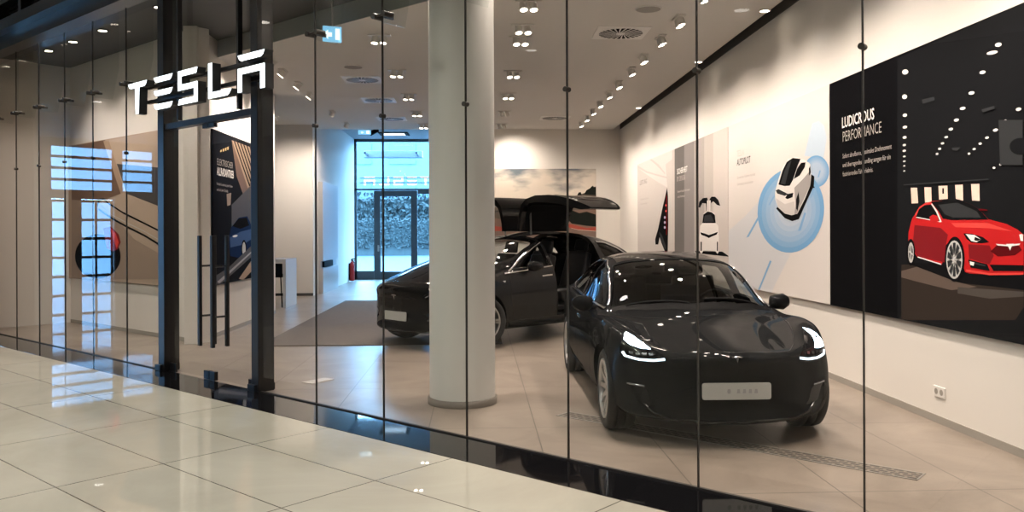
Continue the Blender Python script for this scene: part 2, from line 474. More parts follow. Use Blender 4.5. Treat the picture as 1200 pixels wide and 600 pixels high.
def build_sedan(loc, rz, paint, label, cat, group=None, lit=True):
    root = empty('parked_saloon_car', loc, rz, label, cat, group)
    raw = cage(SEDAN_ST, .065, .05, 3, crease=[(NA + 5, .35, 0, 13)])
    bv = bvh_of(raw)
    front = Proj(bv, (1, 0, 0), (0, 0, 1)); top = Proj(bv, (1, 0, 0), (0, 1, 0))
    sl = Proj(bv, (0, -1, 0), (0, 0, 1)); sr = Proj(bv, (0, 1, 0), (0, 0, 1))
    cutters = [cabin_mesh(SEDAN_ST, 5, 12, .16)]
    cutters.append(prism_mesh(SED_WS, .90, 2.2, lambda u, v, h: (u, v, h)))
    for s in (-1, 1):
        for poly in (SED_FW, SED_RW):
            cutters.append(prism_mesh(poly, .50 * s, 1.3 * s, lambda u, v, h: (h, u, v)))
        for yy in (0, WB3):
            cutters.append(cyl_mesh((yy, .332), .372, .56 * s, 1.3 * s))
    body = cut(raw.copy(), cutters); sharp_by_angle(body, 38)
    body.materials.clear(); body.materials.append(paint)
    link_mesh('body_shell', body, root)
    # glass
    top.patch(SED_WS, 'windscreen', M_WSGLASS, root, -.006, .05)
    for P, f in ((sr, 1), (sl, -1)):
        for poly, nm in ((SED_FW, 'side_window'), (SED_RW, 'side_window')):
            P.patch([(u * f, v) for u, v in poly], nm, M_CARGLASS, root, -.008, .08)
        b = MB()
        P.strip([(u * f, v) for u, v in [(.70, .935), (1.0, .962), (1.8, .98), (2.6, 1.0), (3.08, 1.045)]], .018, b, .004, .003)
        P.strip([(u * f, v) for u, v in [(.74, .965), (1.04, 1.15), (1.33, 1.272), (1.72, 1.342), (2.2, 1.345), (2.62, 1.283), (2.97, 1.165), (3.1, 1.05)]], .012, b, .003, .002)
        b.build('window_trim', M_CHROME, root)
        b = MB()
        P.strip([(u * f, v) for u, v in [(.62, .90), (.66, .5), (.72, .25)]], .005, b, .0012)
        P.strip([(u * f, v) for u, v in [(1.77, .97), (1.78, .5), (1.76, .25)]], .005, b, .0012)
        P.strip([(u * f, v) for u, v in [(2.45, .42), (2.6, .7), (2.85, .98)]], .005, b, .0012)
        P.strip([(u * f, v) for u, v in [(.72, .25), (1.76, .25), (2.4, .26)]], .005, b, .0012)
        b.build('door_seam', M_GLOSSBLK, root)
        for y0 in (1.42, 2.42):
            b = MB(); P.strip([(y0 * f, .79), ((y0 + .22) * f, .795)], .028, b, .004, .004); b.build('door_handle', M_CHROME, root)
    # black glass roof and rear glass
    top.patch(sym([(0, 1.30), (.3, 1.32), (.545, 1.40), (.53, 1.8), (.52, 2.3), (.505, 2.75), (.50, 3.05), (.3, 3.3), (0, 3.36)]), 'glass_roof', M_GLOSSBLK, root, .0025, .09)
    # hood and bumper seams
    b = MB()
    hood = [(.0, -.725), (.3, -.69), (.46, -.62), (.56, -.45), (.66, -.15), (.725, .12), (.765, .42)]
    top.strip(hood, .006, b, .0012); top.strip([(-x, y) for x, y in hood], .006, b, .0012)
    b.build('hood_seam', M_GLOSSBLK, root)
    b = MB()
    cw = sym([(0, .355), (.4, .415), (.735, .585), (.72, .655), (.4, .505), (0, .445)])
    top.patch(cw, 'cowl_panel', M_SATBLK, root, .003, .06)
    for s in (-1, 1):
        w = MB(); top.strip([(s * .62 if s > 0 else -.05, .60 if s > 0 else .45), (s * .1 if s > 0 else -.6, .50 if s > 0 else .585)], .014, w, .004, .006); w.build('wiper', M_SATBLK, root)
    # lower intake, splitter, corner vents
    lo = sym([(0, .375), (.28, .372), (.46, .345), (.60, .275), (.50, .245), (0, .238)])
    front.patch(lo, 'lower_intake', M_SATBLK, root, .004, .05)
    b = MB(); front.strip([(-.66, .31), (-.60, .255), (-.48, .222), (0, .214), (.48, .222), (.60, .255), (.66, .31)], .014, b, .01, .008); b.build('splitter_lip', M_GLOSSBLK, root)
    for s in (-1, 1):
        v = [(s * x, z) for x, z in [(.775, .462), (.675, .45), (.64, .42), (.62, .35), (.585, .305), (.65, .30), (.715, .34), (.745, .42)]]
        if s < 0: v = list(reversed(v))
        front.patch(v, 'corner_vent', M_GLOSSBLK, root, .004, .04)
        b = MB(); front.strip([(s * .66, .452), (s * .78, .462)], .014, b, .006, .004); b.build('vent_blade', M_CHROMELAMP, root)
    # head lamps: dark housing, lit projector triangle, running light, clear cover
    for s in (-1, 1):
        dirU = Vector((1, s * .45, 0)); P = Proj(bv, dirU, (0, -.0, 1)) if False else front
        flip = (lambda q: q) if s > 0 else (lambda q: [(-x, z) for x, z in reversed(q)])
        hous = chaikin([(.50, .668), (.57, .722), (.655, .782), (.735, .838), (.775, .835), (.815, .755), (.825, .69), (.80, .655), (.66, .632), (.56, .638)], 1)
        h = P.patch(flip(hous), 'headlamp', M_GLOSSBLK, root, .003, .03)
        if s > 0: beam = [(.745, .842), (.768, .838), (.795, .775), (.808, .728), (.735, .722), (.69, .728), (.715, .76), (.732, .80)]
        else: beam = [(.745, .838), (.772, .828), (.70, .765), (.61, .738), (.57, .735), (.62, .762), (.69, .81)]
        if s < 0: beam = [(.752, .832), (.775, .826), (.79, .79), (.755, .758), (.69, .738), (.61, .732), (.66, .772), (.71, .81)]
        P.patch(flip(beam), 'beam_lens', M_LAMPLED if lit else M_CHROMELAMP, h, .005, .03)
        b = MB(); P.strip([(s * x, z) for x, z in [(.52, .669), (.60, .656), (.70, .655), (.79, .672), (.805, .70)]], .016, b, .006, .002); b.build('running_light', M_LAMPDRL if lit else M_CHROMELAMP, h)
        b = MB()
        for k in range(4): 
            x0 = .60 + k * .045
            b.add([P.pt(s * x0, .690, .006), P.pt(s * (x0 + .03), .690, .006), P.pt(s * (x0 + .03), .708, .006), P.pt(s * x0, .708, .006)], [(0, 1, 2, 3)])
        b.build('lamp_reflector', M_CHROMELAMP, h)
    # emblem: a T shaped bright mark
    b = MB()
    def emb(pts): b.add([front.pt(u * .9, .684 + v * .8, .005) for u, v in pts], [tuple(range(len(pts)))])
    emb([(-.048, .020), (0, .026), (.048, .020), (.042, .010), (0, .016), (-.042, .010)]); emb([(-.012, .012), (.012, .012), (0, -.035)])
    b.build('emblem', M_CHROME, root)
    # number plate and holder
    y = min(front.pt(x, .44).y for x in (-.2, 0, .2)) - .012
    pl = MB(); out = []
    for cx, cz, a0 in ((.245, .485, 0), (-.245, .485, 90), (-.245, .395, 180), (.245, .395, 270)):
        for k in range(5):
            a = radians(a0 + 90 * k / 4); out.append((cx + .018 * cos(a), cz + .018 * sin(a)))
    pl.prism(out, y - .006, y + .004, lambda u, v, h: (u, h, v)); plate = pl.build('number_plate', M_PLATE, root)
    mk = MB()
    mk.prism(ellipse(-.06, .44, .014, .019, 16), y - .0075, y - .004, lambda u, v, h: (u, h, v))
    for k, x in enumerate((.0, .045, .09, .135)): mk.prism([(x, .425), (x + .026, .425), (x + .022, .456), (x + .004, .456)], y - .0075, y - .004, lambda u, v, h: (u, h, v))
    mk.build('plate_marking', M_PLATEINK, plate)
    ph = MB(); ph.box(-.255, .255, y + .002, y + .05, .372, .48); ph.build('plate_holder', M_SATBLK, root)
    # mirrors
    for s in (-1, 1):
        mb = MB(); sec = []
        for k, (xx, yy, h, d) in enumerate(((.86, .93, .055, .05), (.90, .91, .07, .075), (.98, .93, .078, .085), (1.035, .965, .05, .07), (1.055, 1.0, .022, .035))):
            sec.append([(s * xx, yy + d * cos(t), .968 + h * sin(t)) for t in [2 * pi * i / 14 for i in range(14)]])
        vs = [p for q in sec for p in q]; fs = []
        for a in range(len(sec) - 1):
            for i in range(14): fs.append((a * 14 + i, a * 14 + (i + 1) % 14, (a + 1) * 14 + (i + 1) % 14, (a + 1) * 14 + i))
        fs += [tuple(range(14)), tuple(range(len(vs) - 14, len(vs)))]
        mb.add(vs, fs, True); mm = mb.build('door_mirror', paint, root)
        a = MB(); a.tube((s * .80, .90, .93), (s * .90, .93, .925), .028, 10, .022); a.build('mirror_foot', M_GLOSSBLK, mm)
    # wheels
    for yy in (0, WB3):
        for s in (-1, 1):
            make_wheel(root, (s * .787, yy, .334), 0, s, .334, .235, M_RIM, M_TYRE, M_STEEL, M_SATBLK, spokes=10, twin=False)
    # cabin
    solid_box('dashboard', M_SATBLK, root, -.74, .74, .62, 1.02, .70, .93, .05)
    solid_box('cabin_floor', M_SATBLK, root, -.80, .80, .58, 3.0, .335, .40, .01)
    for x in (-.37, .37): seat(root, x, 1.55, .42)
    b = MB(); b.box(-.66, .66, 2.35, 2.85, .42, .62); b.box(-.64, .64, 2.8, 2.95, .55, 1.02); b.build('rear_bench', M_LEATHER, root, bevel=.04)
    steering_wheel(root, .37, 1.12, .90)
    b = MB(); b.box(-.19, .19, .985, 1.0, .92, 1.13); b.build('centre_screen', M_GLOSSBLK, root, bevel=.006)
    b = MB(); b.box(-.13, .13, 1.10, 1.125, 1.255, 1.315); b.build('rear_view_mirror', M_SATBLK, root, bevel=.008)
    # windscreen badge
    b = MB(); q = ellipse(-.60, .70, .035, .028, 18)
    b.add([top.pt(u, v, .002) for u, v in q], [tuple(range(18))]); b.build('windscreen_badge', M_CHROMELAMP, root)
    return root
# ---------------------------------------------------------------- the wing-door car behind the column
SUV_ST = [
 dict(y=-.88, bow=.40, S=[(.70,0.24),(.83,0.29),(.905,0.42),(.915,0.56),(.89,0.68),(.82,0.800)], T=[(.64,0.850),(.46,0.865),(.3,0.872),(.15,0.876),(0,0.878)]),
 dict(y=-.74, bow=.46, S=[(.82,0.22),(.92,0.28),(.972,0.44),(.978,0.6),(.955,0.75),(.885,0.905)], T=[(.72,0.930),(.52,0.927),(.34,0.937),(.17,0.943),(0,0.945)]),
 dict(y=-.42, bow=.42, S=[(.86,0.21),(.955,0.28),(.99,0.46),(.998,0.64),(.982,0.82),(.915,1.010)], T=[(.76,1.035),(.56,1.030),(.37,1.040),(.18,1.047),(0,1.050)]),
 dict(y=-.12, bow=.38, S=[(.87,0.21),(.962,0.28),(.993,0.46),(1.0,0.66),(.985,0.86),(.92,1.079)], T=[(.80,1.130),(.59,1.130),(.39,1.140),(.19,1.145),(0,1.148)]),
 dict(y=.12, bow=.36, S=[(.87,0.21),(.962,0.28),(.993,0.46),(1.0,0.67),(.985,0.88),(.92,1.098)], T=[(.82,1.180),(.62,1.190),(.41,1.202),(.2,1.208),(0,1.210)]),
 dict(y=.27, bow=.34, S=[(.87,0.21),(.962,0.28),(.993,0.46),(1.0,0.68),(.985,0.89),(.92,1.104)], T=[(.84,1.205),(.67,1.245),(.45,1.265),(.22,1.272),(0,1.275)]),
 dict(y=.80, bow=.27, S=[(.87,0.21),(.96,0.28),(.99,0.46),(1.0,0.69),(.985,0.91),(.92,1.105)], T=[(.865,1.175),(.78,1.326),(.655,1.425),(.33,1.463),(0,1.472)]),
 dict(y=1.30, bow=.17, S=[(.87,0.21),(.96,0.28),(.99,0.46),(1.0,0.7),(.985,0.92),(.92,1.102)], T=[(.868,1.155),(.785,1.348),(.675,1.499),(.35,1.551),(0,1.562)]),
 dict(y=1.75, bow=.06, S=[(.87,0.21),(.96,0.28),(.99,0.46),(1.0,0.71),(.985,0.94),(.92,1.105)], T=[(.868,1.15),(.79,1.365),(.67,1.564),(.37,1.625),(0,1.639)]),
 dict(y=2.30, bow=0, S=[(.87,0.21),(.96,0.28),(.99,0.46),(1.0,0.72),(.985,0.96),(.92,1.12)], T=[(.868,1.165),(.785,1.38),(.66,1.578),(.37,1.644),(0,1.658)]),
 dict(y=2.95, bow=0, S=[(.87,0.22),(.96,0.3),(.992,0.48),(1.0,0.74),(.985,0.99),(.92,1.15)], T=[(.86,1.19),(.765,1.37),(.63,1.526),(.35,1.592),(0,1.606)]),
 dict(y=3.45, bow=-.1, S=[(.84,0.26),(.94,0.34),(.98,0.52),(.99,0.78),(.97,1.03),(.90,1.17)], T=[(.83,1.2),(.73,1.323),(.58,1.432),(.31,1.484),(0,1.498)]),
 dict(y=3.85, bow=-.2, S=[(.78,0.32),(.90,0.4),(.95,0.58),(.96,0.8),(.94,1.02),(.87,1.15)], T=[(.78,1.185),(.67,1.243),(.5,1.299),(.28,1.328),(0,1.337)]),
 dict(y=4.05, bow=-.3, S=[(.68,0.42),(.82,0.5),(.89,0.64),(.90,0.82),(.87,1.),(.80,1.09)], T=[(.68,1.12),(.5,1.15),(.33,1.165),(.16,1.17),(0,1.172)]),
]
SUV_WS = sym([(0, .21), (.4, .27), (.80, .46), (.765, .74), (.70, 1.05), (.64, 1.40), (.3, 1.33), (0, 1.31)])
SUV_FW = [(.74, 1.10), (1.0, 1.265), (1.23, 1.375), (1.40, 1.43), (1.42, 1.135)]
SUV_QW = [(2.80, 1.225), (2.76, 1.45), (3.0, 1.43), (3.28, 1.335), (3.42, 1.25), (3.3, 1.235)]
SUV_DOOR = [(1.50, .36), (2.22, .36), (2.40, .62), (2.62, .95), (2.66, 1.22), (2.60, 1.9), (1.44, 1.9)]
WBX = 2.965
def build_suv(loc, rz, paint, label, cat):
    root = empty('wing_door_car', loc, rz, label, cat)
    raw = cage(SUV_ST, .065, .05, 3, crease=[(NA + 5, .3, 0, 13)])
    bv = bvh_of(raw)
    front = Proj(bv, (1, 0, 0), (0, 0, 1)); top = Proj(bv, (1, 0, 0), (0, 1, 0))
    sl = Proj(bv, (0, -1, 0), (0, 0, 1)); sr = Proj(bv, (0, 1, 0), (0, 0, 1))
    cutters = [cabin_mesh(SUV_ST, 5, 12, .16, floor=.42, inset=.07)]
    cutters.append(prism_mesh(SUV_WS, 1.14, 2.2, lambda u, v, h: (u, v, h)))
    for s in (-1, 1):
        for poly in (SUV_FW, SUV_QW): cutters.append(prism_mesh(poly, .45 * s, 1.4 * s, lambda u, v, h: (h, u, v)))
        cutters.append(prism_mesh(SUV_DOOR, .15 * s, 1.4 * s, lambda u, v, h: (h, u, v)))
        for yy in (0, WBX): cutters.append(cyl_mesh((yy, .372), .415, .60 * s, 1.4 * s))
    body = cut(raw.copy(), cutters); sharp_by_angle(body, 38)
    body.materials.clear(); body.materials.append(paint)
    link_mesh('body_shell', body, root)
    top.patch(SUV_WS, 'windscreen', M_WSGLASS, root, -.006, .06)
    for P, f in ((sr, 1), (sl, -1)):
        g = lambda poly: [(u * f, v) for u, v in poly]
        P.patch(g(SUV_FW), 'side_window', M_CARGLASS, root, -.008, .08)
        P.patch(g(SUV_QW), 'quarter_window', M_CARGLASS, root, -.008, .08)
        b = MB(); P.strip(g([(.42, 1.035), (1.0, 1.085), (1.46, 1.118)]), .022, b, .005, .004)
        P.strip(g([(.50, 1.06), (.72, 1.165), (1.0, 1.30), (1.25, 1.41), (1.43, 1.475)]), .022, b, .005, .004)
        P.strip(g([(2.76, 1.47), (3.0, 1.455), (3.3, 1.36), (3.50, 1.245), (3.3, 1.205), (2.8, 1.195)]), .02, b, .005, .004)
        b.build('window_trim', M_CHROME, root)
        b = MB(); P.strip(g([(.52, 1.0), (.50, .75), (.56, .36)]), .006, b, .0012); P.strip(g([(.56, .36), (1.45, .34)]), .006, b, .0012); P.strip(g([(1.47, 1.1), (1.475, .36)]), .006, b, .0012)
        b.build('door_seam', M_GLOSSBLK, root)
        b = MB(); P.strip(g([(1.18, .975), (1.40, .985)]), .03, b, .006, .006); b.build('door_handle', M_CHROME, root)
        b = MB(); q = [(.36, .93), (.42, .935), (.40, .905)]; b.add([P.pt(u * f, v, .004) for u, v in q], [(0, 1, 2)]); b.build('side_repeater', M_CHROME, root)
        b = MB(); P.strip(g([(-.02, .335), (.0, .3)]), .01, b); P.strip(g([(.48, .30), (1.5, .27), (2.45, .30)]), .07, b, .006, .006); b.build('sill_trim', M_SATBLK, root)
    # front details
    b = MB()
    hood = [(0, -.74), (.3, -.71), (.52, -.62), (.64, -.47), (.71, -.2), (.77, .05), (.81, .28)]
    top.strip(hood, .006, b, .0012); top.strip([(-x, y) for x, y in hood], .006, b, .0012); b.build('hood_seam', M_GLOSSBLK, root)
    front.patch(sym([(0, .745), (.2, .742), (.40, .725), (.43, .70), (.2, .705), (0, .70)]), 'nose_slit', M_GLOSSBLK, root, .004, .05)
    front.patch(sym([(0, .375), (.36, .372), (.50, .345), (.62, .29), (.50, .272), (0, .265)]), 'lower_intake', M_SATBLK, root, .004, .06)
    for s in (-1, 1):
        flip = (lambda q: q) if s > 0 else (lambda q: [(-x, z) for x, z in reversed(q)])
        h = front.patch(flip(chaikin([(.50, .735), (.60, .80), (.74, .88), (.84, .925), (.885, .90), (.895, .83), (.84, .77), (.70, .725), (.58, .71)], 1)), 'headlamp', M_GLOSSBLK, root, .003, .04)
        front.patch(flip([(.66, .775), (.70, .82), (.80, .87), (.845, .875), (.85, .81), (.76, .775)]), 'lamp_reflector', M_CHROMELAMP, h, .006, .04)
        b = MB(); front.strip([(s * x, z) for x, z in [(.56, .735), (.68, .80), (.80, .885), (.865, .91)]], .014, b, .007, .002); b.build('running_light', M_CHROMELAMP, h)
        front.patch(flip([(.52, .50), (.84, .545), (.86, .52), (.84, .40), (.66, .375), (.60, .43)]), 'corner_vent', M_GLOSSBLK, root, .004, .05)
        b = MB(); front.strip([(s * .58, .42), (s * .84, .45)], .02, b, .008, .004); b.build('fog_lamp', M_CHROMELAMP, root)
        mb = MB(); sec = []
        for xx, yy, hh, d in ((.95, 1.02, .05, .05), (1.0, 1.0, .07, .085), (1.08, 1.02, .078, .095), (1.14, 1.06, .055, .075), (1.16, 1.09, .02, .03)):
            sec.append([(s * xx, yy - .1 + d * cos(t), 1.13 + hh * sin(t)) for t in [2 * pi * i / 14 for i in range(14)]])
        vs = [p for q in sec for p in q]; fs = []
        for a in range(len(sec) - 1):
            for i in range(14): fs.append((a * 14 + i, a * 14 + (i + 1) % 14, (a + 1) * 14 + (i + 1) % 14, (a + 1) * 14 + i))
        fs += [tuple(range(14)), tuple(range(len(vs) - 14, len(vs)))]
        mb.add(vs, fs, True); mm = mb.build('door_mirror', paint, root)
        a = MB(); a.tube((s * .86, .95, 1.09), (s * .98, .94, 1.10), .03, 10, .024); a.build('mirror_foot', M_GLOSSBLK, mm)
    b = MB()
    def emb(pts): b.add([front.pt(u, .725 + v, .008) for u, v in pts], [tuple(range(len(pts)))])
    emb([(-.055, .028), (0, .035), (.055, .028), (.048, .016), (0, .022), (-.048, .016)]); emb([(-.014, .017), (.014, .017), (0, -.045)]); b.build('emblem', M_CHROME, root)
    y = min(front.pt(x, .455).y for x in (-.2, 0, .2)) - .012
    pl = MB(); out = []
    for cx, cz, a0 in ((.245, .500, 0), (-.245, .500, 90), (-.245, .410, 180), (.245, .410, 270)):
        for k in range(5):
            a = radians(a0 + 90 * k / 4); out.append((cx + .018 * cos(a), cz + .018 * sin(a)))
    pl.prism(out, y - .006, y + .004, lambda u, v, h: (u, h, v)); pl.build('number_plate', M_PLATE, root)
    ph = MB(); ph.box(-.255, .255, y + .002, y + .05, .39, .495); ph.build('plate_holder', M_SATBLK, root)
    for yy in (0, WBX):
        for s in (-1, 1):
            make_wheel(root, (s * .85, yy, .374), radians(-20) if yy == 0 else 0, s, .374, .27, M_RIM, M_TYRE, M_STEEL, M_SATBLK, spokes=5, twin=True)
    # cabin
    solid_box('dashboard', M_SATBLK, root, -.78, .78, .70, 1.1, .82, 1.04, .05)
    solid_box('cabin_floor', M_SATBLK, root, -.86, .86, .62, 3.2, .425, .48, .01)
    for x in (-.40, .40):
        seat(root, x, 1.38, .52); seat(root, x, 2.25, .55, 'rear_seat')
    steering_wheel(root, .40, 1.12, 1.02)
    # raised wing doors
    outer = [(.15, 1.645), (.165, 1.78), (.19, 1.92), (.235, 2.06), (.34, 2.155), (.54, 2.205), (.82, 2.205), (1.05, 2.175), (1.27, 2.125), (1.48, 2.06), (1.63, 2.0)]
    yr = [(1.46, 2.60), (1.46, 2.62), (1.46, 2.63), (1.46, 2.64), (1.465, 2.65), (1.47, 2.65), (1.475, 2.64), (1.48, 2.58), (1.49, 2.46), (1.50, 2.34), (1.52, 2.22)]
    th = [.05, .05, .06, .07, .09, .11, .12, .12, .12, .10, .03]
    for s in (-1, 1):
        def grid(i0, i1, mb, lo=0.0, hi=1.0, ny=6, shrink=0.0, lift=0.0, th_k=1.0):
            T = []; Bm = []
            for i in range(i0, i1 + 1):
                a = outer[max(0, i - 1)]; c = outer[min(len(outer) - 1, i + 1)]
                dx, dz = c[0] - a[0], c[1] - a[1]; l = math.hypot(dx, dz); nx, nz = -dz / l, dx / l
                for k in range(ny + 1):
                    y = yr[i][0] + shrink + (yr[i][1] - yr[i][0] - 2 * shrink) * k / ny
                    T.append((s * (outer[i][0] + nx * lift), y, outer[i][1] + nz * lift)); d = th[i] * th_k
                    Bm.append((s * (outer[i][0] - nx * d), y, outer[i][1] - nz * d))
            n = ny + 1; r = i1 - i0 + 1; o = n * r; fs = []
            for i in range(r - 1):
                for k in range(ny):
                    fs.append((i * n + k, i * n + k + 1, (i + 1) * n + k + 1, (i + 1) * n + k))
                    fs.append((o + i * n + k, o + (i + 1) * n + k, o + (i + 1) * n + k + 1, o + i * n + k + 1))
                fs.append((i * n, (i + 1) * n, o + (i + 1) * n, o + i * n)); fs.append((i * n + ny, o + i * n + ny, o + (i + 1) * n + ny, (i + 1) * n + ny))
            for k in range(ny):
                fs.append((k, o + k, o + k + 1, k + 1)); q = (r - 1) * n; fs.append((q + k, q + k + 1, o + q + k + 1, o + q + k))
            mb.add(T + Bm, fs, True)
        b = MB(); grid(0, 10, b); w = b.build('wing_door', paint, root); sharp_by_angle(w.data, 40)
        b = MB(); grid(5, 8, b, shrink=.17, lift=.004, th_k=1.04); g = b.build('door_window', M_GLOSSBLK, w); sharp_by_angle(g.data, 40)
        b = MB(); grid(0, 4, b, shrink=.10, lift=-.02, th_k=1.12); t = b.build('roof_trim', M_SATBLK, w); sharp_by_angle(t.data, 40)
        b = MB(); b.tube((s * .30, 1.62, 1.60), (s * .25, 1.66, 1.98), .016, 8); b.build('gas_strut', M_STEEL, w)
    return root
